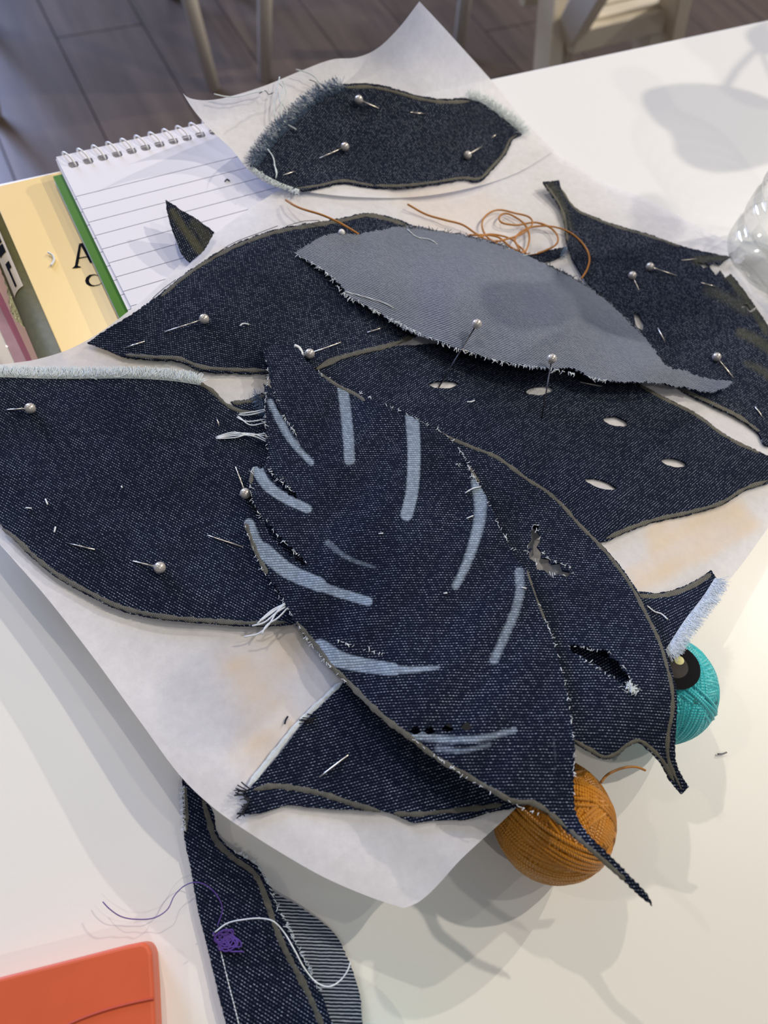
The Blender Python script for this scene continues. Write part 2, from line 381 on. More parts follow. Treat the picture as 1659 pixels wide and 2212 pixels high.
ZY, ZG, ZN = 0.014, 0.0185, 0.0245
e0, e1, t0 = U(0, 458, ZY)[:2], U(130, 756, ZY)[:2], U(60, 387, ZY)[:2]; yy = (e1-e0)/np.linalg.norm(e1-e0); yx = np.array([-yy[1], yy[0]]); yo = e0+yy*((t0-e0)@yy)
yb = empty('paperback_book', (*(yo+yx*0.06+yy*0.07), 0), 'yellow covered book with olive spine under the notebook', 'book')
MB().prism(rect(yo, yx, yy, 0.001, 0.105, 0.001, 0.150), 0.0008, ZY-0.0012).build('page_block', PAGES, yb, smooth=False)
MB().prism(rect(yo, yx, yy, 0.0, 0.106, 0.0, 0.151), ZY-0.001, ZY).build('front_cover', YEL, yb, bevel=0.0004, smooth=False)
MB().prism(rect(yo, yx, yy, 0.0, 0.106, 0.0, 0.151), 0.0, 0.0008).build('back_cover', YEL, yb, smooth=False)
sb = MB(); vs = []; ns = 10
for i in range(ns+1):
    a = math.pi/2*i/ns
    for yq in (0.0, 0.151):
        q = yo-yx*(0.0100*math.sin(a)**0.85)+yy*yq; vs.append((q[0], q[1], (ZY-0.0005)*(math.cos(a))**0.85+0.0001))
n0 = len(vs)
for yq in (0.0, 0.151): q = yo+yy*yq; vs.append((q[0], q[1], 0.0001))
fs = [(2*i, 2*i+1, 2*i+3, 2*i+2) for i in range(ns)]+[tuple([2*i for i in range(ns+1)]+[n0])[::-1], tuple([2*i+1 for i in range(ns+1)]+[n0+1])]
sb.add(vs, fs); spine = sb.build('spine', OLIVE, yb)
def spine_pt(u, w):      # u 0..1 around the spine, w metres down its length
    a = math.pi/2*u; q = yo-yx*(0.0100*math.sin(a)**0.85)+yy*w; nrm = np.array([*(-yx*math.sin(a)), math.cos(a)])
    return np.array([q[0], q[1], (ZY-0.0005)*max(0, math.cos(a))**0.85+0.0001])+nrm*0.0003
def spine_patch(name, u0, u1, w0, w1, mat, lift=0.0):
    v = []; nu = 6
    for i in range(nu+1):
        for w in (w0, w1): p = spine_pt(u0+(u1-u0)*i/nu, w); v.append(p+np.array([0, 0, lift]))
    return mk(name, v, [(2*i, 2*i+1, 2*i+3, 2*i+2) for i in range(nu)], mat, spine)
def spine_w(u, y):      # distance down the spine that shows at picture height y
    ws = np.linspace(0, 0.15, 300); ys = [PJ(spine_pt(u, w))[1] for w in ws]; return float(np.interp(y, ys, ws))
SL = lambda y: spine_w(0.4, y)
spine_patch('publisher_label', 0.18, 0.62, SL(508), SL(628), CREAM)
spine_patch('emblem', 0.25, 0.55, SL(514), SL(531), INK, 0.0002); spine_patch('emblem', 0.31, 0.49, SL(517), SL(528), CREAM, 0.0004); spine_patch('emblem', 0.37, 0.43, SL(519), SL(525), INK, 0.0006)
spine_patch('emblem', 0.25, 0.52, SL(534), SL(552), INK, 0.0002); spine_patch('emblem', 0.28, 0.44, SL(570), SL(584), INK, 0.0002); spine_patch('emblem', 0.36, 0.43, SL(584), SL(620), INK, 0.0002)
# cover lettering, partly hidden by the green book
def crop3(p, ox=0, oy=440, s=5.53): return [(ox+x/s, oy+y/s) for x, y in p]
A_ = [[(944, 480), (968, 500), (930, 745), (893, 745)], [(940, 476), (988, 469), (1110, 700), (1075, 705), (962, 492)], [(928, 658), (930, 646), (1090, 618), (1090, 628)], [(860, 774), (893, 742), (932, 742), (968, 754), (966, 761)]]
for q in A_: flat('cover_letter', crop3(q), ZY+0.0002, INK, yb)
co = [(1178, 858), (1130, 842), (1070, 848), (1030, 880), (1016, 920), (1030, 955), (1070, 980), (1120, 986), (1180, 972), (1225, 942)]
ci = [(1176, 862), (1132, 851), (1095, 860), (1070, 884), (1060, 914), (1070, 944), (1095, 968), (1130, 976), (1180, 964), (1222, 936)]
cv_ = np.vstack([U(*np.array(crop3(co)).T, ZY+0.0002), U(*np.array(crop3(ci)).T, ZY+0.0002)])
mk('cover_letter', cv_, [(i+1, i, 10+i, 11+i) for i in range(9)], INK, yb, smooth=False)

go, gx, gy = frame((113.6, 380), (133, 374.8), ZG)
GREEN = plain('green_cover', (0.10, 0.29, 0.008), 0.5, spec=0.15, var=0.08, scale=40)
gb = empty('hardback_book', (*(go+gx*0.05+gy*0.07), ZY), 'thin green book between the yellow book and the spiral notebook', 'book')
gx = yx*0.999+np.array([0, 0]); gx = nx_ = None
no, nx, ny = frame((121, 339), (440, 266), ZN)
gl = U(255, 680, ZG)[:2]-go; gy = gl/np.linalg.norm(gl); gx = np.array([-gy[1], gy[0]])
MB().prism(rect(go, gx, gy, 0.0, 0.085, 0.0, 0.140), ZG-0.001, ZG).build('front_cover', GREEN, gb, bevel=0.0004, smooth=False)
MB().prism(rect(go, gx, gy, 0.0015, 0.083, 0.002, 0.138), ZY+0.0014, ZG-0.001).build('page_block', PAGES, gb, smooth=False)
MB().prism(rect(go, gx, gy, 0.0, 0.085, 0.0, 0.140), ZY+0.0006, ZY+0.0014).build('back_cover', plain('white_board', (0.8, 0.8, 0.78), 0.5), gb, smooth=False)

# spiral notebook
def ruled():
    m = N('ruled_page'); uvn = m.n('ShaderNodeUVMap'); uvn.uv_map = 'UVMap'; sx = m.n('ShaderNodeSeparateXYZ'); m.l(uvn.outputs[0], sx.inputs[0])
    f = m.math('ABSOLUTE', m.math('SUBTRACT', m.math('FRACT', m.math('DIVIDE', m.math('SUBTRACT', sx.outputs[1], V0-4.6), 9.2)), 0.5))
    ln = m.math('MULTIPLY', m.math('LESS_THAN', f, 0.019), m.math('GREATER_THAN', sx.outputs[1], V0-2))
    m.l(m.mix(ln, (0.74, 0.73, 0.77), (0.08, 0.08, 0.11)), m.b.inputs['Base Color']); m.b.inputs['Roughness'].default_value = 0.7; return m.m
V0 = float((U(166, 424.1, ZN)[:2]-no)@ny*1000)
RUL = ruled(); PADW = plain('pad_paper', (0.74, 0.73, 0.74), 0.8); COIL = plain('white_coil_wire', (0.90, 0.90, 0.90), 0.3)
nb = empty('spiral_notebook', (*(no+nx*0.05+ny*0.07), ZG), 'white spiral bound notepad with ruled pages lying on the green book', 'notebook')
pitch = 0.00709; h0 = (U(158.8, 355.7, ZN)[:2]-no); hx0, hy0 = h0@nx, h0@ny; NH = 14
def page(name, z, ox, oy, skew, mat, thick=0.00015, holes=True, wid=0.102, hgt=0.118):
    x = nx*math.cos(skew)+ny*math.sin(skew); y = ny*math.cos(skew)-nx*math.sin(skew); o = no+nx*ox+ny*oy
    loop = [(0, 0), (wid, 0), (wid, hgt), (0, hgt)]; vs = list(loop); es = [(0, 1), (1, 2), (2, 3), (3, 0)]; hol = []
    for k in range(NH):
        cx, cy = hx0+k*pitch-ox, hy0-oy; q = [(cx+a, cy+b) for a, b in ((-.0023, -.0016), (-.0013, -.0021), (.0013, -.0021), (.0023, -.0016), (.0023, .0010), (.0013, .0021), (-.0013, .0021), (-.0023, .0010))]
        if holes: hol.append(np.array(q)); n = len(vs); vs += q; es += [(n+i, n+(i+1) % 8) for i in range(8)]
    r = delaunay_2d_cdt([Vector(v) for v in vs], es, [], 0, 1e-7); V = np.array([tuple(v) for v in r[0]]); Fc = []
    for f in r[2]:
        c = V[list(f)].mean(0)
        if any(inside(np.array([c[0]]), np.array([c[1]]), h)[0] for h in hol): continue
        Fc.append(tuple(f)[::-1])
    w = np.array([[*(o+x*a+y*b), z] for a, b in V])
    ob = mk(name, w, Fc, mat, nb, smooth=False, uv=V*1000); md = ob.modifiers.new('thick', 'SOLIDIFY'); md.thickness = thick; md.offset = -1; return ob
page('page', ZN, 0, 0, 0.0, RUL)
page('page', ZN-0.0006, -0.0006, 0.001, 0.012, RUL)
page('page_block', ZN-0.0010, -0.0004, 0.0, 0.004, PADW, 0.0042)
MB().prism(rect(no, nx, ny, -0.0003, 0.102, 0.0003, 0.118), ZG+0.0001, ZG+0.0007).build('back_cover', plain('grey_card', (0.25, 0.22, 0.2), 0.8), nb, smooth=False)
for k in range(NH):
    c = no+nx*(hx0+k*pitch-0.0008)+ny*(hy0/2-0.0002); pts = []
    for i in range(26):
        a = 6.28318*i/26; u = (hy0/2+0.0009)*math.cos(a); w = 0.0031*math.sin(a)
        q = c+ny*u+nx*(0.0016*math.cos(a)); pts.append((q[0], q[1], ZN-0.0004+w))
    MB().tube(pts, 0.00047, 8, True).build('coil_ring', COIL, nb)

# needle packet left of the books
PINK = plain('pink_card', (0.72, 0.46, 0.42), 0.4, var=0.05, scale=60); LIL = plain('lilac_print', (0.42, 0.25, 0.33), 0.3, var=0.35, scale=120)
MAG = plain('magenta_print', (0.36, 0.05, 0.15), 0.4); GLIT = plain('olive_foil', (0.18, 0.18, 0.10), 0.2, 0.6, var=0.6, scale=900, bump=0.6); WCARD = plain('white_card', (0.78, 0.75, 0.73), 0.4)
zp = 0.0022
pk = empty('card_packet', tuple(U(20, 720, 0)), 'pink and lilac printed packet in clear film beside the olive spine', 'packet')
base = U(np.array([-120, 85, 150, 30]), np.array([560, 560, 800, 880]), zp)[:, :2]
MB().prism([tuple(p) for p in base[::-1]], 0.0004, zp).build('backing', WCARD, pk, smooth=False)
sc = [(-110, 560), (-3, 572)]
edge = np.array([(-3, 572), (12, 620), (30, 690), (60, 715), (92, 772), (100, 790)], float)
ed = spline([tuple(p) for p in edge], 2, False); nr = normals(ed, False)
ed = ed+nr*(2.6*np.abs(np.sin(np.arange(len(ed))*0.30)))[:, None]
flat('pink_card', [(-110, 545)]+[tuple(p) for p in ed]+[(60, 800), (-10, 640)], zp+0.0003, PINK, pk)
flat('magenta_stripe', [(-30, 590), (-4, 622), (10, 650), (68, 776), (72, 790), (62, 790), (56, 776), (0, 662), (-36, 600)], zp+0.0006, MAG, pk)
flat('lilac_panel', [(-70, 560), (-36, 600), (0, 662), (56, 776), (60, 795), (36, 795), (30, 778), (0, 712), (-70, 600)], zp+0.0004, LIL, pk)
flat('foil_strip', [(0, 574), (20, 606), (62, 680), (92, 740), (104, 775), (96, 780), (70, 728), (45, 708), (25, 680), (10, 630)], zp+0.00015, GLIT, pk)
fm = N('clear_film'); fm.b.inputs['Roughness'].default_value = 0.05; gl_ = fm.n('ShaderNodeBsdfGlossy'); gl_.inputs['Roughness'].default_value = 0.06
tp_ = fm.n('ShaderNodeBsdfTransparent'); mx_ = fm.n('ShaderNodeMixShader'); fr_ = fm.n('ShaderNodeFresnel'); fr_.inputs[0].default_value = 1.35
nz_ = fm.noise(120, 2); bm_ = fm.n('ShaderNodeBump'); bm_.inputs['Strength'].default_value = 0.5; fm.l(nz_, bm_.inputs['Height']); fm.l(bm_.outputs[0], gl_.inputs['Normal'])
fm.l(fr_.outputs[0], mx_.inputs[0]); fm.l(tp_.outputs[0], mx_.inputs[1]); fm.l(gl_.outputs[0], mx_.inputs[2]); fm.l(mx_.outputs[0], fm.out.inputs[0])
fx, fy = np.meshgrid(np.linspace(0, 1, 14), np.linspace(0, 1, 24)); q0, q1, q2, q3 = base
Wp = ((q0*(1-fx[..., None])+q1*fx[..., None])*(1-fy[..., None])+(q3*(1-fx[..., None])+q2*fx[..., None])*fy[..., None]).reshape(-1, 2)
zz = zp+0.0012+0.0003*wob(Wp[:, 0]*1e3, Wp[:, 1]*1e3, 14, 3)
mk('film', np.c_[Wp, zz], [(r*14+c, (r+1)*14+c, (r+1)*14+c+1, r*14+c+1) for r in range(23) for c in range(13)], fm.m, pk)

# ------------------------------------------------------------------ sheets and denim pieces
def surface_mesh(outline, holes, step, zf, bstep=3.0):
    """triangulated sheet in pixel space, lifted to its own heights; returns px, world verts, faces"""
    loops = [outline]+list(holes); vs = []; es = []
    for q in loops:
        n = len(vs); m = len(q); vs += [tuple(p) for p in q]; es += [(n+i, n+(i+1) % m) for i in range(m)]
    x0, y0 = outline.min(0); x1, y1 = outline.max(0); gx_, gy_ = [], []
    ys = np.arange(y0+step/2, y1, step*0.866)
    for r, y in enumerate(ys):
        xs = np.arange(x0+step/2+(r % 2)*step/2, x1, step); gx_.append(xs); gy_.append(np.full(len(xs), y))
    gx_, gy_ = np.concatenate(gx_), np.concatenate(gy_); ok = inside(gx_, gy_, outline)
    for h in holes: ok &= ~inside(gx_, gy_, h)
    gx_, gy_ = gx_[ok], gy_[ok]
    allb = np.concatenate(loops); cell = {}
    for p in allb: cell.setdefault((int(p[0]//step), int(p[1]//step)), []).append(p)
    for x, y in zip(gx_, gy_):
        i, j = int(x//step), int(y//step); near = False
        for a in (-1, 0, 1):
            for b in (-1, 0, 1):
                for p in cell.get((i+a, j+b), ()):
                    if (p[0]-x)**2+(p[1]-y)**2 < (0.5*step)**2: near = True
        if not near: vs.append((float(x), float(y)))
    r = delaunay_2d_cdt([Vector(v) for v in vs], es, [], 0, 1e-4)
    V = np.array([tuple(v) for v in r[0]]); T = np.array([f for f in r[2] if len(f) == 3]); c = V[T].mean(1)
    ok = inside(c[:, 0], c[:, 1], outline)
    for h in holes: ok &= ~inside(c[:, 0], c[:, 1], h)
    T = T[ok]; Wd = U(V[:, 0], V[:, 1], zf(V[:, 0], V[:, 1]))
    a = Wd[T[:, 1]]-Wd[T[:, 0]]; b = Wd[T[:, 2]]-Wd[T[:, 0]]; up = (a[:, 0]*b[:, 1]-a[:, 1]*b[:, 0]) > 0
    T = np.where(up[:, None], T, T[:, ::-1]); return V, Wd, T

# height of the pile (mm) under everything
S0 = tps([(-60, 800, 17), (0, 790, 17), (140, 760, 18), (265, 680, 26.5), (350, 600, 26.5), (470, 500, 26.5), (620, 410, 27.3), (700, 480, 27.2), (600, 620, 27.2), (750, 420, 25), (900, 430, 17), (1050, 420, 11), (1190, 320, 3), (1300, 400, 2.5), (1400, 430, 2), (1590, 530, 2), (1680, 620, 2),
          (1300, 600, 8), (1450, 700, 8), (1659, 800, 7), (1659, 1000, 10), (1659, 1140, 12), (1540, 1290, 19), (1450, 1200, 22), (1300, 1100, 25), (1000, 900, 25), (800, 700, 24), (600, 900, 22), (300, 1000, 18), (450, 700, 27),
          (-60, 1100, 14), (0, 1180, 16), (200, 1420, 18), (400, 1690, 20), (700, 1900, 23), (870, 1960, 24), (1115, 1745, 32), (1000, 1500, 31), (800, 1300, 28), (600, 1400, 22), (1200, 1400, 33), (1340, 1490, 37), (1230, 1630, 38)])
def S(x, y): return S0(x, y)
pm = np.array
TINTS = [(np.array([(1393, 1148), (1430, 1110), (1598, 1078), (1646, 1138), (1548, 1195), (1480, 1230), (1410, 1278), (1376, 1278), (1352, 1230), (1400, 1205)]), 10, 0.55),
         (np.array([(850, 395), (1050, 400), (1115, 480), (1000, 520), (880, 490)]), 30, 0.32),
         (np.array([(470, 1420), (560, 1380), (640, 1370), (660, 1440), (600, 1480), (640, 1560), (620, 1620), (550, 1690), (505, 1640), (530, 1560), (480, 1480)]), 30, 0.5),
         (np.array([(150, 745), (300, 720), (330, 790), (180, 790)]), 30, 0.2)]
def paper(name, label, out, zf, step, bs=8):
    q = spline(out, bs); V, Wd, T = surface_mesh(q, [], step, zf); tint = np.zeros(len(V))
    for poly, soft, amt in TINTS:
        d, _ = dist_poly(V[:, 0], V[:, 1], np.vstack([poly, poly[:1]])); sg = np.where(inside(V[:, 0], V[:, 1], poly), d, -d)
        tint = np.maximum(tint, amt*np.clip(0.5+sg/(2*soft), 0, 1))
    tint *= 0.75+0.25*wob(V[:, 0], V[:, 1], 70, 5)
    o = mk(name, Wd, T, PAPER, uv=Wd[:, :2], attrs={'tint': np.clip(tint, 0, 1)}, label=label, cat='paper')
    return o
zmain = lambda x, y: S(x, y)+0.0005*wob(x, y, 230, 1)*np.clip((S(x, y)-0.004)/0.01, 0, 1)
paper('tracing_paper', 'large translucent white paper sheet beneath the pile of denim leaves',
      [(-70, 805, 1), (0, 788), (70, 778), (140, 758), (200, 728), (265, 682), (350, 610), (420, 540), (470, 500), (540, 450), (620, 405), (800, 385, 1), (1000, 370), (1190, 318, 1), (1290, 385), (1400, 432), (1500, 485), (1600, 535), (1720, 590, 1),
       (1740, 1030, 1), (1659, 1140), (1600, 1222), (1540, 1292), (1450, 1382), (1340, 1490), (1220, 1625), (1115, 1745), (1000, 1852), (905, 1948), (872, 1962, 1), (800, 1938), (700, 1895), (620, 1850), (540, 1800), (470, 1752), (400, 1688), (300, 1555), (200, 1418), (100, 1290), (30, 1210), (-40, 1130), (-90, 1060, 1)], zmain, 15)
zb0 = tps([(385, 185, 62), (430, 225, 47), (460, 215, 46), (650, 155, 42), (790, 120, 44), (905, 5, 66), (1000, 110, 38), (1060, 170, 20), (1195, 325, 4.5), (540, 365, 32), (470, 290, 37), (800, 300, 27), (1100, 300, 9), (600, 410, 29.5), (900, 410, 19.5), (1040, 390, 13.5), (700, 250, 33), (900, 200, 33), (1000, 200, 24)])
zb1 = lambda x, y: np.maximum(zb0(x, y)+0.0004*wob(x, y, 160, 2), S(x, y)+0.0012)
paper('tracing_paper', 'smaller white paper sheet with curled corners rising behind the pinned leaf',
      [(385, 185, 1), (402, 208), (430, 216), (465, 215), (520, 202), (580, 182), (650, 153), (720, 128), (770, 124), (810, 108), (860, 62), (906, 3, 1), (950, 50), (1000, 105), (1060, 172), (1130, 258), (1197, 326, 1), (1120, 372), (1040, 400), (900, 425), (760, 425), (640, 412, 1), (590, 402), (540, 370), (500, 322), (460, 285), (420, 240)], zb1, 13)

LEAF = {}
SP = zmain
def zigzag(poly_line, width, amp, period):
    """narrow serrated slit along a pixel polyline"""
    q = spline(poly_line, 3, False); n = normals(q, False); s = np.arange(len(q))*3.0
    w = np.interp(np.arange(len(q))/(len(q)-1), [0, .15, .85, 1], [.15, 1, 1, .15])*width/2
    z = amp*(np.abs((s/period) % 1-0.5)*4-1)*np.minimum(1, w/(width/2))
    return np.vstack([q+n*(z+w)[:, None], (q+n*(z-w)[:, None])[::-1]])
def eye(cx, cy, a, b, ang):
    t = np.linspace(0, 6.28318, 28, endpoint=False); x = a*np.cos(t); y = b*np.sign(np.sin(t))*np.abs(np.sin(t))**1.3; c, s = math.cos(math.radians(ang)), math.sin(math.radians(ang))
    j = rng.normal(0, 0.5, len(t)); return np.stack([cx+x*c-y*s, cy+x*s+y*c+j], -1)
def leaf(key, label, out, zf, ang, step=9, jag=0.9, pink=0.0, holes=(), marks=(), stains=(), edges=(), rev=False, wv=0.2, thick=0.00075, name='denim_leaf'):
    q = spline(out, 3.0); n = normals(q); m = len(q); s = np.arange(m)*3.0
    off = rng.normal(0, jag, m)*0.6+jag*wob(q[:, 0], q[:, 1], 26, len(key))*0.6
    if pink: off = off+pink*(np.abs((s/15.0) % 1-0.5)*4-1)
    q = q+n*off[:, None]
    zz = lambda x, y: zf(x, y)+wv*1e-3*wob(x, y, 190, len(key)+3)
    V, Wd, T = surface_mesh(q, holes, step, zz)
    c = V.mean(0); a = math.radians(ang); zc = float(zz(c[0], c[1]))
    d = (U(c[0]+20*math.cos(a), c[1]+20*math.sin(a), zc)-U(c[0], c[1], zc))[:2]; d /= np.linalg.norm(d)
    uv = np.stack([Wd[:, :2]@d, Wd[:, :2]@np.array([-d[1], d[0]])], -1)*1000+500
    mark = np.zeros(len(V)); st = np.zeros(len(V))
    for arr, lst in ((mark, marks), (st, stains)):
        for pts, w0, w1, amt, soft in lst:
            ql = spline(pts, 8, False); dd_, at = dist_poly(V[:, 0], V[:, 1], ql)
            w = (w0+(w1-w0)*at)/2
            arr[:] = np.maximum(arr, amt*np.clip(0.5+(w-dd_)/(soft*0.75), 0, 1))
    o = mk(name, Wd, T, [DB, DF] if rev else [DF, DB], uv=uv, attrs={'mark': mark, 'stain': st}, label=label, cat='denim leaf', group='cut denim leaves')
    md = o.modifiers.new('thick', 'SOLIDIFY'); md.thickness = thick; md.offset = -1; md.material_offset = 1; es_ = o.modifiers.new('crisp_rim', 'EDGE_SPLIT'); es_.split_angle = 0.9
    LEAF[key] = (o, zz)
    for pts, w in edges: ribbon(key, pts, w)
    return o
def ribbon(key, pts, w, mat=None, name='khaki_edging', lift=0.00012):
    o, zz = LEAF[key]; q = spline(pts, 5, False); n = normals(q, False); k = len(q)
    wv_ = w/2*(0.88+0.22*wob(q[:, 0], q[:, 1], 30, 9)+rng.normal(0, 0.07, k))*np.interp(np.arange(k)/(k-1), [0, .04, .96, 1], [.3, 1, 1, .3])
    rows = []; us = []
    L = np.r_[0, np.cumsum(np.linalg.norm(np.diff(q, axis=0), axis=1))]/5.5
    for t, lf in ((-1, 0.00002), (-0.6, 1), (0, 1.25), (0.6, 1), (1, 0.00002)):
        p = q+n*(wv_*t)[:, None]; rows.append(U(p[:, 0], p[:, 1], zz(p[:, 0], p[:, 1])+lift*lf)); us.append(np.stack([L, np.abs(t)*wv_/5.5*1.4], -1))
    V = np.concatenate(rows); uvs = np.concatenate(us)
    Fs = [(r*k+i, r*k+i+1, (r+1)*k+i+1, (r+1)*k+i) for r in range(4) for i in range(k-1)]
    a = V[Fs[0][1]]-V[Fs[0][0]]; b = V[Fs[0][3]]-V[Fs[0][0]]
    if a[0]*b[1]-a[1]*b[0] < 0: Fs = [f[::-1] for f in Fs]
    return mk(name, V, Fs, mat or KH, o, uv=uvs)
def fringe(key, pts, n, length, out_ang, mat, name='frayed_fringe', spread=14, r=0.00013, inner=2, zl=0.5, curl=4, flip=1, lmin=0.6):
    """many loose yarn ends leaving an edge; out_ang = pixel direction (deg, y down) or None for the edge normal"""
    o, zz = LEAF[key]; q = spline(pts, 2, False); nn_ = normals(q, False)*flip; b = MB()
    for _ in range(n):
        i = rng.integers(len(q)); p = q[i]; a = (math.radians(out_ang) if out_ang is not None else math.atan2(nn_[i][1], nn_[i][0]))+math.radians(rng.normal(0, spread))
        d = np.array([math.cos(a), math.sin(a)]); pr = np.array([-d[1], d[0]]); L = length*rng.uniform(lmin, 1.1); cu = rng.normal(0, curl); t = np.linspace(0, 1, 5)
        pp = p[None]-d*inner+d[None]*(t*(L+inner))[:, None]+pr[None]*(cu*t*t)[:, None]
        z = zz(pp[:, 0], pp[:, 1])+1e-3*(0.1+rng.uniform(0, zl)*np.sin(t*2.6)); b.tube(U(pp[:, 0], pp[:, 1], z), r*rng.uniform(0.7, 1.2), 3, cap=False)
    return b.build(name, mat, o, kind='stuff')
def strands(key, lst, mat, name, r=0.00018, lift=0.5):
    o, zz = LEAF[key]
    for pts in lst:
        q = spline(pts, 5, False); z = zz(q[:, 0], q[:, 1])+lift*1e-3+0.0002*wob(q[:, 0], q[:, 1], 30, 4); MB().tube(U(q[:, 0], q[:, 1], z), r, 5).build(name, mat, o)
def add(zf, mm): return lambda x, y: zf(x, y)+mm*1e-3

# back leaf on the curled sheet
leaf('back', 'dark denim leaf pinned to the curled sheet, blue frayed left edge',
     [(541, 357, 1), (560, 335), (590, 295), (640, 245), (690, 205), (735, 182), (765, 180), (800, 180), (850, 190), (900, 205), (950, 213), (1015, 213), (1045, 225), (1090, 258), (1128, 290, 1), (1108, 302), (1095, 330), (1065, 365), (1040, 390), (1000, 388), (940, 398), (860, 406), (800, 404), (740, 395), (690, 405), (645, 411), (600, 393), (565, 374)],
     add(zb1, 1.3), 38, 9, edges=[([(745, 189), (800, 188), (850, 198), (900, 212), (950, 220), (1015, 219)], 8), ([(640, 407), (690, 400), (740, 390), (800, 399), (860, 401), (940, 393), (1000, 384), (1036, 385), (1060, 363), (1090, 328), (1103, 300), (1118, 291)], 6)])
fringe('back', [(545, 354), (590, 295), (640, 245), (690, 205), (738, 184)], 420, 24, -142, BLUE_T, spread=30, inner=14, zl=1.6)
fringe('back', [(545, 354), (590, 295), (640, 245), (690, 205), (738, 184)], 160, 20, -142, PALE_T, 'pale_fringe', spread=35, inner=10, zl=1.6, r=0.0001)
fringe('back', [(1012, 213), (1045, 223), (1090, 256), (1130, 288)], 420, 22, -52, PALE_T, 'white_fringe', spread=35, inner=1, zl=1.4)
fringe('back', [(545, 362), (565, 376), (600, 395), (645, 412)], 160, 9, 120, PALE_T, 'white_fringe', spread=35, inner=3, zl=0.6)
strands('back', [[(463, 203), (485, 208), (510, 209), (545, 201), (570, 196)], [(604, 166), (598, 200), (592, 235), (600, 268), (604, 282)], [(610, 172), (618, 205), (606, 230), (614, 262), (640, 280)], [(600, 178), (612, 190), (604, 215), (620, 240), (612, 270)],
                 [(640, 150), (662, 156), (680, 166), (692, 182)], [(592, 356), (598, 372), (596, 384)], [(578, 322), (590, 340), (594, 360), (597, 376)]], PALE_T, 'loose_thread', 0.0003, 1.0)
strands('back', [[(560, 202), (574, 196), (580, 204), (590, 200)], [(668, 172), (682, 178), (690, 190)]], DARK_T, 'dark_thread_end', 0.0002, 0.8)

leaf('midleft', 'dark denim leaf with pointed left tip beside the lettered yellow book',
     [(188, 741, 1), (240, 705), (290, 675), (345, 635), (400, 590), (470, 545), (530, 517), (600, 494), (680, 480), (740, 470), (795, 459), (840, 468), (890, 485), (960, 520), (1000, 600), (960, 680), (895, 728), (830, 748), (760, 765), (700, 790), (640, 800), (575, 806), (500, 805), (430, 799), (390, 781), (330, 777), (270, 771), (225, 754)],
     add(SP, 1.7), 12, 9, jag=1.3, edges=[([(348, 640), (400, 596), (470, 551), (530, 523), (600, 500), (680, 486), (740, 476), (795, 465), (840, 474), (885, 489)], 9), ([(270, 766), (330, 771), (390, 775), (430, 791), (500, 798), (575, 800)], 9)])
strands('midleft', [[(450, 560), (500, 527), (560, 503), (600, 488)], [(620, 488), (655, 478), (690, 476)], [(330, 644), (350, 626), (380, 604)]], DARK_T, 'frayed_edge', 0.00015, 0.3)
ribbon('midleft', [(684, 797), (720, 778), (780, 760), (840, 746), (893, 727)], 11)

leaf('slit', 'dark denim leaf pierced by five eye-shaped slits',
     [(678, 800, 1), (720, 776), (780, 758), (850, 748), (940, 742), (1050, 735), (1150, 745), (1300, 790), (1380, 828), (1430, 855), (1500, 890), (1570, 940), (1640, 975), (1700, 1003), (1722, 1020, 1), (1659, 1043), (1610, 1060), (1560, 1090), (1490, 1111), (1420, 1126), (1360, 1146), (1308, 1168), (1200, 1160), (1000, 1030), (850, 930), (750, 860)],
     add(SP, 1.5), -38, 9, holes=[eye(958, 830, 33, 8.5, -1), eye(1166, 843, 30, 10, -6), eye(1330, 910, 28, 10, 12), eye(1456, 999, 28, 9, 10), eye(1298, 1045, 36, 9, 17)],
     edges=[([(1382, 832), (1430, 859), (1500, 894), (1570, 944), (1640, 979)], 7), ([(1659, 1038), (1610, 1055), (1560, 1085), (1490, 1106), (1420, 1121), (1360, 1141), (1310, 1163)], 9)])
leaf('left', 'largest denim leaf at left edge with pale fringed top edge',
     [(-45, 812, 1), (0, 812), (100, 815), (200, 815), (300, 815), (380, 821), (430, 829), (460, 846), (485, 871), (520, 890), (570, 900), (640, 950), (700, 1100), (690, 1250), (650, 1340), (600, 1351), (540, 1352), (460, 1347), (400, 1343), (330, 1335), (260, 1318), (190, 1285), (120, 1245), (70, 1205), (30, 1165), (0, 1130), (-45, 1075), (-65, 950)],
     add(SP, 2.6), 31, 9, edges=[([(5, 1142), (30, 1160), (70, 1198), (120, 1238), (190, 1278), (260, 1311), (330, 1328), (400, 1337), (460, 1341), (540, 1346), (620, 1344)], 11), ([(428, 826), (458, 844), (486, 872), (520, 888), (560, 893)], 9)])
fringe('left', [(-30, 812), (0, 812), (100, 815), (200, 815), (300, 815), (380, 821), (432, 829)], 1500, 23, -84, PALE_T, 'white_fringe', spread=25, inner=3, zl=0.9, curl=5)

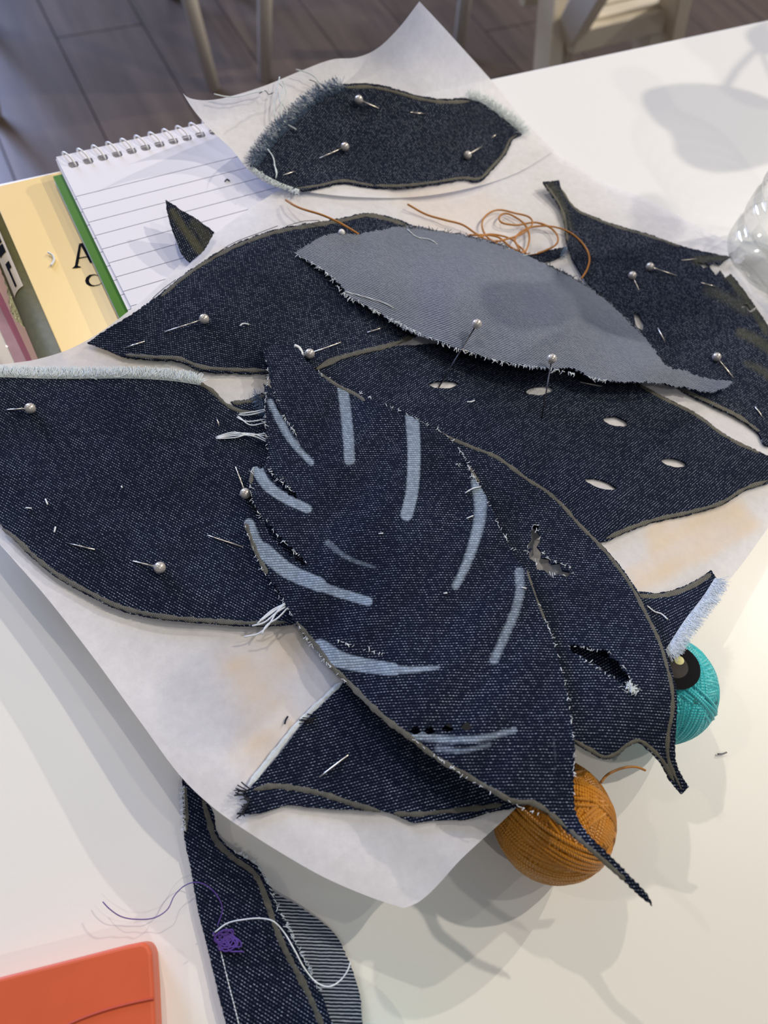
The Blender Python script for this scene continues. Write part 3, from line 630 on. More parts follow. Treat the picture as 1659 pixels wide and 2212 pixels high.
ZR = add(tps([(1190, 390, 9), (1220, 470, 8), (1300, 620, 10), (1400, 500, 4), (1580, 560, 3.5), (1655, 700, 5), (1700, 830, 7), (1650, 950, 10), (1480, 845, 11), (1400, 780, 12), (1450, 650, 8), (1172, 392, 11)]), 1.0)
leaf('right', 'dark denim leaf with khaki smudges beside the water bottle',
     [(1172, 392, 1), (1208, 389, 1), (1215, 412), (1240, 446), (1290, 470), (1330, 485), (1400, 505), (1470, 530), (1540, 547), (1580, 555, 1), (1566, 561, 1), (1558, 572, 1), (1545, 565, 1), (1533, 574, 1), (1524, 568, 1), (1506, 567, 1), (1520, 579, 1), (1531, 575, 1), (1547, 594, 1), (1556, 585, 1), (1567, 599, 1), (1578, 590, 1), (1604, 622), (1632, 662), (1658, 702), (1682, 760), (1700, 830), (1692, 900), (1678, 955), (1655, 962), (1640, 937), (1600, 906), (1540, 876), (1490, 853), (1455, 830), (1400, 780), (1340, 700), (1300, 640), (1268, 608), (1238, 560), (1224, 520), (1218, 470), (1206, 440), (1186, 412)],
     lambda x, y: np.maximum(ZR(x, y), SP(x, y)+0.0017), 58, 9, holes=[zigzag([(1602, 664), (1612, 660), (1621, 671), (1634, 663)], 6, 0, 10), np.array([(1368, 672), (1380, 677), (1392, 700), (1389, 714), (1374, 706)], float)], stains=[([(1505, 563), (1540, 558), (1575, 558)], 18, 12, .8, 8), ([(1530, 628), (1570, 645), (1612, 668)], 20, 26, .6, 14), ([(1600, 718), (1630, 732), (1662, 752)], 20, 22, .8, 9), ([(1612, 785), (1640, 797), (1665, 815)], 12, 18, .7, 9), ([(1566, 588), (1602, 632), (1630, 672), (1655, 715)], 14, 16, .9, 8), ([(1190, 398), (1215, 440), (1235, 500)], 14, 6, .7, 8)],
     edges=[([(1178, 397), (1195, 420), (1208, 440), (1219, 470), (1226, 520)], 6), ([(1212, 408), (1242, 450), (1290, 474), (1330, 489), (1400, 509), (1470, 533)], 5), ([(1465, 836), (1500, 853), (1545, 874), (1600, 902), (1640, 932)], 8)])

leaf('tri', 'triangular ribbed denim leaf with frayed left tip at front of the paper',
     [(748, 1468, 1), (700, 1518), (655, 1562), (600, 1632), (540, 1702, 1), (524, 1716), (540, 1728, 1), (522, 1760, 1), (560, 1757), (620, 1739), (680, 1745), (760, 1750), (840, 1756), (890, 1778, 1), (950, 1772), (1010, 1770), (1060, 1755), (1125, 1742), (1180, 1715), (1080, 1620), (950, 1560), (850, 1500)],
     add(SP, 1.5), -14, 9, edges=[([(548, 1706), (590, 1698), (640, 1703), (700, 1716), (760, 1736), (822, 1753)], 13), ([(850, 1757), (900, 1759), (960, 1753), (1020, 1747), (1085, 1738)], 12)])
ribbon('tri', [(738, 1474), (690, 1518), (645, 1562), (592, 1628), (536, 1698)], 13, plain('pale_selvedge', (0.55, 0.60, 0.60), 0.8, var=0.15, scale=700, bump=0.4), 'pale_selvedge', 0.00012)
fringe('tri', [(540, 1702), (524, 1716), (540, 1728)], 12, 22, 190, DARK_T, 'dark_fringe', spread=14, r=0.00022, zl=1.2)
fringe('tri', [(540, 1730), (522, 1760)], 26, 12, 150, DARK_T, 'dark_fringe', spread=25, r=0.0002, zl=0.8)
fringe('tri', [(682, 1544), (672, 1562)], 7, 26, 178, DARK_T, 'dark_fringe', spread=11, r=0.00022, zl=1.0)

leaf('fang', 'short denim leaf tip with white fringe above the turquoise thread ball',
     [(1340, 1290), (1380, 1278), (1420, 1281), (1460, 1272), (1500, 1255), (1535, 1232, 1), (1547, 1248, 1), (1520, 1290), (1480, 1342), (1442, 1402), (1420, 1480), (1390, 1515), (1300, 1500), (1215, 1430), (1215, 1370)],
     tps([(1340, 1290, 31), (1540, 1240, 22), (1460, 1275, 27), (1442, 1402, 40), (1500, 1330, 32), (1400, 1400, 38.5), (1390, 1515, 40.3), (1215, 1430, 36.5), (1215, 1370, 35.6), (1300, 1440, 37.7)]), -30, 9, edges=[([(1360, 1286), (1422, 1287), (1465, 1278), (1502, 1262), (1536, 1240)], 11)])
fringe('fang', [(1546, 1250), (1520, 1290), (1480, 1342), (1440, 1404)], 1100, 33, 30, plain('sky_white_thread', (0.58, 0.66, 0.74), 0.8), 'white_fringe', spread=18, inner=2, zl=0.9, curl=6, r=0.00008, lmin=0.35)
strands('fang', [[(1398, 1309), (1415, 1322), (1428, 1326), (1442, 1338)]], WHITE_T, 'white_thread_end', 0.0003, 0.5)

leaf('tip', 'small dark denim leaf tip poking over the ruled notebook page',
     [(358, 432, 1), (380, 446), (420, 470), (463, 501, 1), (440, 540), (410, 566, 1), (392, 545), (378, 510), (364, 470)],
     tps([(358, 432, 37), (463, 501, 30), (410, 566, 29.5), (400, 500, 33)]), 60, 7, stains=[([(372, 455), (395, 490), (432, 540)], 12, 20, 1, 8), ([(420, 482), (440, 505), (450, 520)], 20, 26, .55, 8)], wv=0.1)

# light reverse-side leaf
ZL0 = tps([(635, 545, 29), (760, 505, 28), (900, 488, 25), (1100, 535, 20), (1235, 597, 17), (1390, 725, 17), (1440, 790, 19), (1585, 823, 16), (1530, 845, 15), (1400, 825, 22), (1280, 818, 28), (1180, 795, 31), (1060, 775, 32), (940, 735, 32), (880, 712, 31), (745, 635, 30), (1000, 640, 31), (1200, 700, 28)])
ZL = lambda x, y: np.maximum(ZL0(x, y), SP(x, y)+0.0036)
leaf('light', 'pale grey denim leaf lying reverse side up, stepped cut edges',
     [(635, 545, 1), (665, 528), (715, 504), (760, 506), (865, 489), (890, 488), (960, 500), (1030, 512), (1100, 535), (1190, 575), (1235, 597), (1300, 640), (1345, 680), (1390, 725), (1420, 765), (1440, 790), (1475, 800), (1530, 818), (1586, 823, 1), (1565, 839), (1530, 846), (1480, 837), (1400, 826), (1310, 823), (1280, 818, 1), (1240, 795, 1), (1180, 795), (1090, 783), (1000, 755), (940, 735), (880, 713), (820, 676), (748, 637, 1), (738, 615, 1), (700, 585), (680, 572)],
     ZL, 22, 9, jag=1.8, rev=True, wv=0.8)
fringe('light', [(865, 489), (960, 500), (1100, 535), (1190, 575), (1300, 640), (1390, 725)], 150, 7, -60, DARK_T, 'frayed_edge', spread=50, r=0.00012)
fringe('light', [(640, 550), (700, 585), (748, 637), (820, 676), (940, 735), (1090, 783), (1180, 795), (1310, 823)], 160, 6, 100, WHITE_T, 'frayed_edge', spread=50, r=0.00012, zl=0.3)
strands('light', [[(745, 630), (790, 642), (830, 655), (850, 665)], [(880, 495), (900, 512), (930, 518), (945, 528)], [(1130, 552), (1146, 549), (1160, 546)]], WHITE_T, 'loose_yarn', 0.00022, 0.2)

# right-hand leaf under the striped one, with torn holes
Z8 = tps([(900, 905, 32), (1100, 1000, 33), (1290, 1165, 33), (1400, 1320, 39), (1445, 1430, 43), (1462, 1540, 43), (1460, 1645, 37), (1480, 1705, 31), (1330, 1635, 42), (1240, 1603, 43), (1200, 1300, 38), (950, 1050, 33), (1050, 1300, 35), (1150, 1550, 40)])
hA = np.array([(1147, 1148), (1150, 1136), (1158, 1129), (1166, 1135), (1160, 1146), (1168, 1158), (1167, 1172), (1160, 1180), (1170, 1192), (1168, 1204), (1186, 1207), (1188, 1219), (1210, 1216), (1216, 1232), (1236, 1236), (1224, 1247), (1206, 1240), (1190, 1246), (1176, 1232), (1160, 1230), (1156, 1214), (1144, 1206), (1142, 1196), (1149, 1186), (1139, 1178), (1148, 1166)], float)
hB = np.array([(1229, 1396), (1240, 1390), (1256, 1398), (1272, 1396), (1284, 1406), (1304, 1402), (1316, 1410), (1318, 1420), (1336, 1428), (1344, 1446), (1358, 1456), (1364, 1474), (1358, 1480), (1375, 1482), (1376, 1496), (1366, 1505), (1356, 1496), (1352, 1482), (1336, 1472), (1322, 1460), (1306, 1452), (1290, 1436), (1274, 1432), (1256, 1416), (1236, 1410)], float)
leaf('eight', 'denim leaf with two torn jagged holes and a square-ended stalk',
     [(898, 903, 1), (960, 934), (1020, 960), (1070, 980), (1100, 1000), (1140, 1030), (1180, 1055), (1215, 1085), (1250, 1125), (1290, 1165), (1330, 1210), (1370, 1265), (1400, 1320), (1430, 1380), (1446, 1430), (1461, 1490), (1463, 1540), (1459, 1600), (1461, 1645), (1475, 1680), (1489, 1700, 1), (1472, 1716, 1), (1450, 1690), (1425, 1645), (1400, 1620), (1380, 1606), (1355, 1615), (1330, 1635), (1305, 1641), (1275, 1626), (1236, 1602), (1180, 1570), (1100, 1400), (1000, 1150), (930, 1000)],
     Z8, 3, 8, holes=[hA, hB], edges=[([(905, 909), (960, 940), (1020, 966), (1070, 986), (1100, 1006), (1140, 1036), (1180, 1061), (1215, 1092), (1250, 1132), (1290, 1172), (1328, 1216), (1366, 1270), (1395, 1325), (1424, 1385), (1439, 1434), (1452, 1490), (1452, 1540), (1443, 1590), (1444, 1640), (1460, 1680), (1472, 1705)], 8), ([(1240, 1599), (1276, 1620), (1305, 1635), (1330, 1629), (1354, 1610), (1380, 1600), (1404, 1615), (1430, 1642), (1456, 1688)], 9)])
for hl in (hA, hB): fringe('eight', [tuple(p) for p in hl[::2]], 34, 4, None, WHITE_T, 'torn_edge_threads', spread=60, r=0.00011, zl=0.3)
fringe('eight', [(1356, 1478), (1370, 1490)], 40, 12, 30, PALE_T, 'torn_edge_threads', spread=80, r=0.00016, zl=0.6)

# centre leaf with bleached strokes, uppermost
Z7 = tps([(563, 738, 31), (640, 760, 32), (760, 840, 33), (900, 905, 37), (545, 1010, 27), (527, 1120, 27), (620, 1310, 28), (745, 1470, 34), (940, 1635, 41), (1110, 1735, 44), (1242, 1620, 47.5), (1200, 1400, 44), (1080, 1140, 39), (850, 1200, 37), (900, 1500, 41), (1240, 1750, 45), (1310, 1845, 46), (1410, 1957, 41), (1000, 1000, 37.5)])
M = [([(584, 868), (606, 914), (634, 958), (672, 999)], 15, 15, .85, 9), ([(600, 900), (625, 945), (640, 962)], 19, 17, .8, 9),
     ([(740, 836), (746, 883), (752, 939), (755, 993)], 25, 25, .8, 6), ([(890, 902), (894, 958), (893, 1027), (888, 1074), (878, 1112)], 30, 27, .95, 8),
     ([(553, 1010), (575, 1046), (612, 1074), (664, 1099)], 25, 20, .95, 8), ([(538, 1132), (556, 1174), (597, 1219), (659, 1252), (722, 1277), (795, 1299)], 24, 20, 1, 9), ([(570, 1190), (620, 1232), (690, 1263)], 36, 32, 1, 9),
     ([(708, 1172), (747, 1203), (810, 1226)], 18, 10, .55, 14), ([(1033, 1040), (1038, 1104), (1024, 1171), (1003, 1229), (984, 1266)], 32, 18, .85, 12),
     ([(1122, 1235), (1123, 1279), (1108, 1333), (1090, 1374), (1067, 1426)], 22, 22, .72, 14), ([(692, 1400), (737, 1425), (811, 1442), (879, 1447), (946, 1442)], 40, 8, .95, 12), ([(720, 1422), (780, 1436), (850, 1446)], 36, 28, 1, 10),
     ([(896, 1589), (980, 1598), (1050, 1593), (1112, 1577)], 22, 14, .80, 16), ([(945, 1617), (1000, 1622), (1057, 1608)], 18, 12, .66, 16), ([(1195, 1590), (1200, 1640), (1198, 1665)], 10, 8, .45, 14)]
def tri_hole(x, y): return np.array([(x-13, y+3), (x-4, y-7), (x+4, y-9), (x+13, y+4), (x+6, y+8), (x-2, y+10), (x-7, y+7)], float)
leaf('centre', 'large denim leaf on top with pale bleached brush strokes and long thin stalk',
     [(563, 738, 1), (600, 744), (645, 752, 1), (660, 777, 1), (682, 800), (730, 830), (800, 860), (860, 885), (900, 905), (940, 925), (975, 950), (1005, 998), (1030, 1040), (1060, 1090), (1080, 1140), (1110, 1200), (1135, 1228), (1150, 1270), (1180, 1340), (1200, 1400), (1220, 1480), (1235, 1560), (1242, 1620), (1240, 1700), (1243, 1752), (1266, 1796), (1312, 1842), (1362, 1893), (1402, 1938), (1411, 1958, 1), (1385, 1938), (1340, 1896), (1290, 1852), (1250, 1817), (1215, 1787), (1195, 1768), (1155, 1738), (1110, 1737), (1060, 1708), (1000, 1674), (940, 1638), (880, 1588), (830, 1553), (790, 1513), (745, 1472), (710, 1437), (680, 1402), (645, 1357), (620, 1312), (600, 1272), (573, 1240), (548, 1190), (526, 1126, 1), (534, 1112, 1), (556, 1128, 1), (566, 1118, 1), (545, 1078), (540, 1045), (546, 1008, 1), (566, 1012, 1), (580, 992), (574, 940), (572, 880), (570, 828, 1), (586, 838, 1), (578, 790), (568, 765)],
     Z7, 2, 4.6, jag=0.8, pink=1.3, marks=M, wv=0.7, holes=[zigzag([(575, 1014), (598, 1038), (620, 1056), (642, 1076)], 11, 3.5, 16), zigzag([(572, 1128), (595, 1160), (628, 1192), (662, 1222)], 13, 4, 16), zigzag([(588, 850), (602, 885), (620, 915), (636, 940)], 2.5, 2.5, 14), tri_hole(897, 1577), tri_hole(928, 1577), tri_hole(967, 1572), tri_hole(1007, 1568), zigzag([(985, 1005), (1004, 1002), (1022, 1035)], 2, 3, 14)],
     edges=[([(530, 1130), (552, 1190), (577, 1240)], 10), ([(640, 1343), (665, 1375), (690, 1405), (716, 1440), (748, 1470), (792, 1515), (835, 1555), (882, 1590), (940, 1635), (1000, 1671), (1060, 1705), (1110, 1731), (1152, 1735), (1195, 1763), (1225, 1790)], 13), ([(1230, 1792), (1262, 1822), (1300, 1856), (1350, 1901)], 11), ([(690, 806), (730, 833), (770, 853), (788, 866)], 8), ([(1012, 1008), (1022, 1022), (1036, 1042)], 6), ([(1138, 1232), (1158, 1290), (1178, 1342)], 5), ([(545, 1018), (541, 1045)], 9)])
CE = [(568, 765), (578, 790), (572, 880), (574, 940), (580, 992)]
for pts, n_, a_ in ((CE, 60, 180), ([(546, 1010), (541, 1045), (545, 1078), (562, 1118)], 40, 180), ([(526, 1126), (548, 1190), (573, 1240), (620, 1312), (680, 1402), (745, 1472)], 90, 140), ([(880, 1588), (1000, 1674), (1110, 1737), (1195, 1768)], 60, 120), ([(682, 800), (800, 860), (900, 905), (975, 950), (1030, 1040), (1080, 1140), (1135, 1228)], 120, -45), ([(1150, 1270), (1200, 1400), (1235, 1560), (1241, 1720)], 80, 0)):
    fringe('centre', pts, n_//2, 4, a_, WHITE_T, 'cut_edge_threads', spread=60, r=0.00012, zl=0.3)
for pts in ([(575, 1010), (598, 1034), (620, 1052), (642, 1072)], [(576, 1124), (599, 1156), (632, 1188), (664, 1218)], [(592, 850), (606, 885), (624, 915), (640, 940)], [(985, 1003), (1006, 1002), (1024, 1035)], [(715, 1378), (760, 1395), (800, 1408), (830, 1412)]):
    fringe('centre', pts, 16, 4, 60, WHITE_T, 'cut_edge_threads', spread=60, r=0.00013, zl=0.5)
strands('centre', [[(487, 887), (520, 893), (545, 890), (574, 884)], [(488, 890), (530, 897), (574, 888)], [(487, 885), (515, 900), (540, 918), (570, 914)], [(505, 898), (530, 910), (572, 906)],
                   [(466, 946), (500, 938), (530, 936), (574, 942)], [(467, 948), (510, 945), (545, 937), (576, 950)], [(466, 944), (505, 934), (540, 940), (574, 936)], [(470, 946), (520, 940), (550, 943), (577, 955)]], WHITE_T, 'loose_thread', 0.00025, -2.5)
strands('centre', [[(622, 1303), (600, 1315), (575, 1330), (556, 1347)], [(624, 1306), (595, 1325), (570, 1345), (545, 1352)], [(620, 1300), (598, 1322), (580, 1350), (560, 1368), (528, 1376)], [(618, 1301), (590, 1322), (565, 1340)], [(626, 1308), (600, 1335), (575, 1352), (566, 1370)], [(616, 1304), (588, 1318), (562, 1340)]], WHITE_T, 'tassel_thread', 0.0003, -0.6)
strands('centre', [[(1005, 1065), (1020, 1056), (1035, 1052)], [(1008, 1120), (1022, 1114)], [(1126, 1269), (1137, 1271)], [(818, 1153), (828, 1152)], [(958, 1282), (966, 1281)]], WHITE_T, 'white_thread_end', 0.00025, 0.3)

# strip leaf in front, and the reverse-side piece below it
ZT = tps([(395, 1620, 4), (395, 1690, 5), (470, 1795, 6), (600, 1960, 6.5), (720, 2212, 7), (480, 2190, 2.5), (425, 1950, 3), (397, 1800, 4), (560, 2050, 6)])
leaf('under', 'ribbed denim leaf lying reverse side up below the front strip leaf',
     [(570, 1915, 1), (620, 1943), (680, 1980), (725, 2020), (755, 2080), (775, 2140), (786, 2260, 1), (650, 2260, 1), (600, 2060)], tps([(570, 1915, 2.6), (725, 2020, 2), (786, 2260, 1.6), (650, 2260, 2.4)]), 2, 10, rev=True, wv=0.15)
leaf('strip', 'narrow dark denim leaf in front with khaki line and purple knot',
     [(392, 1625, 1), (420, 1690), (442, 1725), (462, 1760), (467, 1795), (500, 1835), (555, 1870), (585, 1920), (600, 1960), (625, 2010), (650, 2060), (690, 2140), (735, 2260, 1), (503, 2260, 1), (482, 2190), (463, 2110), (446, 2040), (426, 1960), (411, 1870), (397, 1800), (395, 1740)],
     ZT, 33, 8, wv=0.3, edges=[([(438, 1728), (450, 1768), (464, 1812), (502, 1852), (550, 1888), (574, 1940), (594, 2000), (620, 2060), (658, 2130), (700, 2225)], 14), ([(399, 1700), (403, 1750), (402, 1795)], 9)])
st_ = spline([(470, 2028), (483, 2080), (495, 2130), (508, 2180), (520, 2230)], 9, False)
strands('strip', [[tuple(st_[i]), tuple((st_[i]+st_[i+1])/2), tuple(st_[i+1]*0.85+st_[i]*0.15)] for i in range(len(st_)-1)], WHITE_T, 'running_stitch', 0.00016, 0.12)
fringe('strip', [(397, 1700), (398, 1740), (400, 1795)], 60, 9, 180, WHITE_T, 'frayed_edge', spread=30, r=0.00012)
fringe('strip', [(500, 1835), (555, 1870), (600, 1960), (650, 2060), (690, 2140)], 90, 6, -20, PALE_T, 'frayed_edge', spread=50, r=0.00012)

leaf('scrapA', 'tiny denim scrap with blue fuzz under the top leaf by white threads', [(498, 868, 1), (540, 861), (575, 848), (600, 870), (590, 915), (545, 905), (515, 890)], add(SP, 1.4), 25, 8, edges=[([(502, 870), (540, 866), (572, 854)], 9)], wv=0.1, name='denim_scrap')
fringe('scrapA', [(560, 860), (575, 880), (580, 900)], 120, 22, 170, BLUE_T, 'blue_fuzz', spread=50, zl=1.5)
leaf('scrapB', 'small frayed denim scrap beneath the orange thread tangle', [(1110, 545, 1), (1150, 547), (1195, 538), (1221, 534, 1), (1214, 552), (1185, 563), (1140, 572)], add(SP, 1.4), 20, 8, wv=0.1, name='denim_scrap')
fringe('scrapB', [(1219, 535), (1212, 552)], 40, 12, -10, BLUE_T, 'blue_fuzz', spread=30)

# ------------------------------------------------------------------ pins
HR = 0.0021
def pin(key, head, shaft, ex, label, hmat=None, hr=HR, lift=0.0, smat=None):
    """head px, shaft px where it enters the cloth, optional exit px pair"""
    zz = LEAF[key][1]; hz = float(zz(*head))+hr*0.95+lift; hp = U(*head, hz)
    p = [hp]; 
    if lift: e = U(*shaft, float(S(*shaft))+0.0008)
    else: e = U(*shaft, float(zz(*shaft))+0.0001)
    p.append(e)
    if ex is not None:
        a, b = ex; m = ((a[0]+b[0])/2, (a[1]+b[1])/2)
        p += [U(shaft[0]*(1-t)+a[0]*t, shaft[1]*(1-t)+a[1]*t, float(zz(shaft[0]*(1-t)+a[0]*t, shaft[1]*(1-t)+a[1]*t))-0.0016) for t in (.08, .3, .5, .7, .92)]+[U(*a, float(zz(*a))+0.0001), U(*m, float(zz(*m))+0.0006), U(*b, float(zz(*b))+0.0002)]
    else:
        d = e-hp; d[2] *= 0.5; p.append(e+d*0.35*(0 if lift else 1)+np.array([0, 0, -0.001]))
    t = empty('dressmaking_pin', (hp[0], hp[1], hz-hr), label, 'pin', 'pearl headed pins')
    v, f = sphere(hp, hr); mk('head', v, f, hmat or PEARL, t)
    r = np.full(len(p), 0.00031); r[-1] = 0.0001
    MB().tube(np.array(p), r, 8).build('shaft', smat or STEEL, t)
pin('back', (775, 215), (817, 234), ((888, 243), (920, 246)), 'pearl pin nearest the top edge of the back leaf')
pin('back', (745, 317), (691, 342), ((634, 371), (611, 379)), 'pearl pin in the left half of the back leaf')
pin('back', (1010, 335), (1040, 317), ((1062, 298), (1075, 288)), 'pearl pin near the right tip of the back leaf')
pin('midleft', (441, 689), (357, 717), ((311, 738), (268, 752)), 'pearl pin pointing to the left tip of the mid-left leaf')
pin('midleft', (738, 502), (778, 514), None, 'small white pin below the short orange thread', PEARLW, 0.0015)
pin('midleft', (669, 764), (735, 740), ((795, 718), (835, 705)), 'pearl pin beside the top flap of the bleach-striped leaf')
pin('light', (1030, 700), (948, 836), None, 'pearl pin on pale leaf with shaft reaching the leftmost slit', lift=0.004, smat=STEEL_REFL)
pin('light', (1192, 775), (1170, 905), None, 'pearl pin on pale leaf edge with shaft crossing the second slit', lift=0.003, smat=STEEL_REFL)
pin('right', (1404, 576), (1460, 595), ((1515, 611), (1552, 621)), 'upper right pearl pin of the close pair on the right leaf')
pin('right', (1366, 595), (1379, 625), ((1422, 710), (1437, 740)), 'lower left pearl pin of the close pair on the right leaf')
pin('right', (1548, 771), (1583, 815), ((1632, 880), (1650, 905)), 'pearl pin just above the curled tail of the pale leaf')
pin('left', (65, 882), (18, 885), None, 'pearl pin near the fringed edge of the left leaf')
pin('left', (530, 1066), (510, 1011), ((473, 918), (468, 903)), 'pearl pin against the left edge of the striped leaf')
pin('left', (345, 1226), (290, 1213), ((203, 1187), (141, 1172)), 'pearl pin in the lower part of the left leaf')
def needle(key, a, b, label):
    zz = LEAF[key][1]; m = ((a[0]+b[0])/2, (a[1]+b[1])/2); d = ((b[0]-a[0])*.5, (b[1]-a[1])*.5)
    pts = [U(a[0]-d[0], a[1]-d[1], float(zz(*a))-0.001), U(*a, float(zz(*a))+0.0001), U(*m, float(zz(*m))+0.0006), U(*b, float(zz(*b))+0.0001), U(b[0]+d[0], b[1]+d[1], float(zz(*b))-0.001)]
    MB().tube(np.array(pts), [0.0003]*4+[0.0001], 8).build('steel_needle', STEEL, label=label, cat='needle')
needle('left', (465, 1162), (520, 1180), 'bare steel pin end in the left leaf beside the bleach-striped leaf')
needle('tri', (703, 1669), (747, 1635), 'steel pin stitched through the triangular ribbed leaf')
needle('slit', (1257, 826), (1292, 833), 'short steel pin end below the pale leaf edge')
needle('right', (1475, 562), (1500, 560), 'short steel pin end near the notch of the right leaf')

# ------------------------------------------------------------------ threads
def thread(name, px, zf, mat, label, r=0.00035, lift=0.6, arch=0.0, step=5, cat='thread'):
    q = spline(px, step, False); t = np.linspace(0, 1, len(q))
    z = zf(q[:, 0], q[:, 1])+1e-3*(lift+0.5*(1+wob(q[:, 0], q[:, 1], 60, 6))+arch*np.sin(math.pi*t))
    return MB().tube(U(q[:, 0], q[:, 1], z), r, 6).build(name, mat, label=label, cat=cat, group='lint specks' if cat == 'lint' else None)
thread('loose_thread', [(617, 432), (640, 446), (700, 466), (740, 485), (775, 506)], S, ORANGE_T, 'short straight orange thread above the small white pin', 0.0005, 3.0, 3.0)
thread('thread_tangle', [(880, 441), (920, 463), (960, 475), (1000, 486), (1030, 506), (1060, 521), (1100, 515), (1135, 500), (1150, 478), (1110, 460), (1068, 455), (1042, 478), (1047, 505), (1080, 530), (1128, 548), (1143, 520), (1138, 492), (1118, 472), (1086, 462), (1078, 474), (1110, 486), (1160, 481), (1198, 500), (1205, 522), (1180, 540), (1142, 549), (1105, 535), (1075, 512), (1030, 508), (1010, 512), (1060, 506), (1110, 520), (1130, 545), (1112, 520), (1130, 498), (1170, 488), (1220, 497), (1255, 522), (1273, 555), (1269, 580), (1256, 602)], S, ORANGE_T, 'tangled loop of orange thread behind the pale grey leaf', 0.0005, 2.4)
gz = lambda x, y: np.full(np.shape(x), 0.0004)
thread('sewing_thread', [(222, 1948), (235, 1962), (262, 1980), (300, 1986), (335, 1982), (362, 1964), (376, 1936), (390, 1920), (405, 1910), (422, 1906), (450, 1915), (480, 1960), (470, 2000)], lambda x, y: np.where(x > 395, np.maximum(ZT(np.maximum(x, 410), y), 0.003)+0.0008, 0.0035), PURPLE_T, 'fine purple thread curling from the strip leaf toward the orange case', 0.00017, 0.5)
kn = [(460, 2015)]
for i in range(26): kn.append((478+22*math.sin(i*1.9)+i*0.9, 2022+16*math.cos(i*2.3)+i*0.7))
thread('thread_knot', kn+[(526, 2056)], LEAF['strip'][1], PURPLE_T, 'purple thread knot sewn on the front strip leaf', 0.00025, 0.3)
thread('sewing_thread', [(464, 2014), (490, 1995), (530, 1986), (565, 1984), (590, 1990), (612, 2012), (635, 2050), (660, 2095), (688, 2125), (712, 2131), (735, 2118), (752, 2094), (757, 2078)], lambda x, y: np.maximum(ZT(x, y), 0.004)+0.001, WHITE_T, 'white thread looping across the two front leaves', 0.00021, 1.2, 3.0)
LINT = [('left', [(98, 1078), (103, 1090)], 'white lint speck, uppermost of three near the lower left leaf edge'), ('left', [(56, 1097), (68, 1098)], 'white lint speck nearest the left edge of the left leaf'), ('left', [(120, 1138), (117, 1150)], 'white lint speck just above the long pin end in the left leaf'), ('left', [(262, 1050), (264, 1054)], 'tiny white lint dot in the middle of the left leaf'),
        ('midleft', [(518, 704), (525, 699), (538, 701)], 'small white lint curl in the middle of the mid-left leaf'), ('slit', [(1009, 868), (1018, 868), (1025, 865)], 'white lint speck between the two left slits'), ('midleft', [(636, 747), (646, 752), (655, 770)], 'pale woven thread scrap left of the pearl pin by the flap')]
for key, p, lb in LINT:
    thread('lint', p, LEAF[key][1], WHITE_T, lb, 0.0003 if 'woven' not in lb else 0.0008, 0.1, step=3, cat='lint')
zn_ = lambda x, y: np.full(np.shape(x), ZN)
thread('lint', [(486, 392), (490, 387), (496, 391)], zn_, DARK_T, 'dark lint speck on the ruled page near the paper corner', 0.0003, 0.1, step=3, cat='lint')
thread('lint', [(622, 1547), (617, 1556), (615, 1564)], S, DARK_T, 'dark lint curl on the paper left of the ribbed leaf', 0.0003, 0.4, step=3, cat='lint')
thread('lint', [(1550, 1629), (1562, 1628), (1570, 1625)], gz, plain('grey_lint', (0.25, 0.24, 0.26), 0.8), 'grey lint speck on the bare table right of the square stalk', 0.0003, 0.0, step=3, cat='lint')
thread('lint', [(104, 545), (114, 552), (117, 562), (110, 574)], lambda x, y: np.full(np.shape(x), ZY), WHITE_T, 'white curled lint on the yellow book cover', 0.0005, 0.2, step=3, cat='lint')

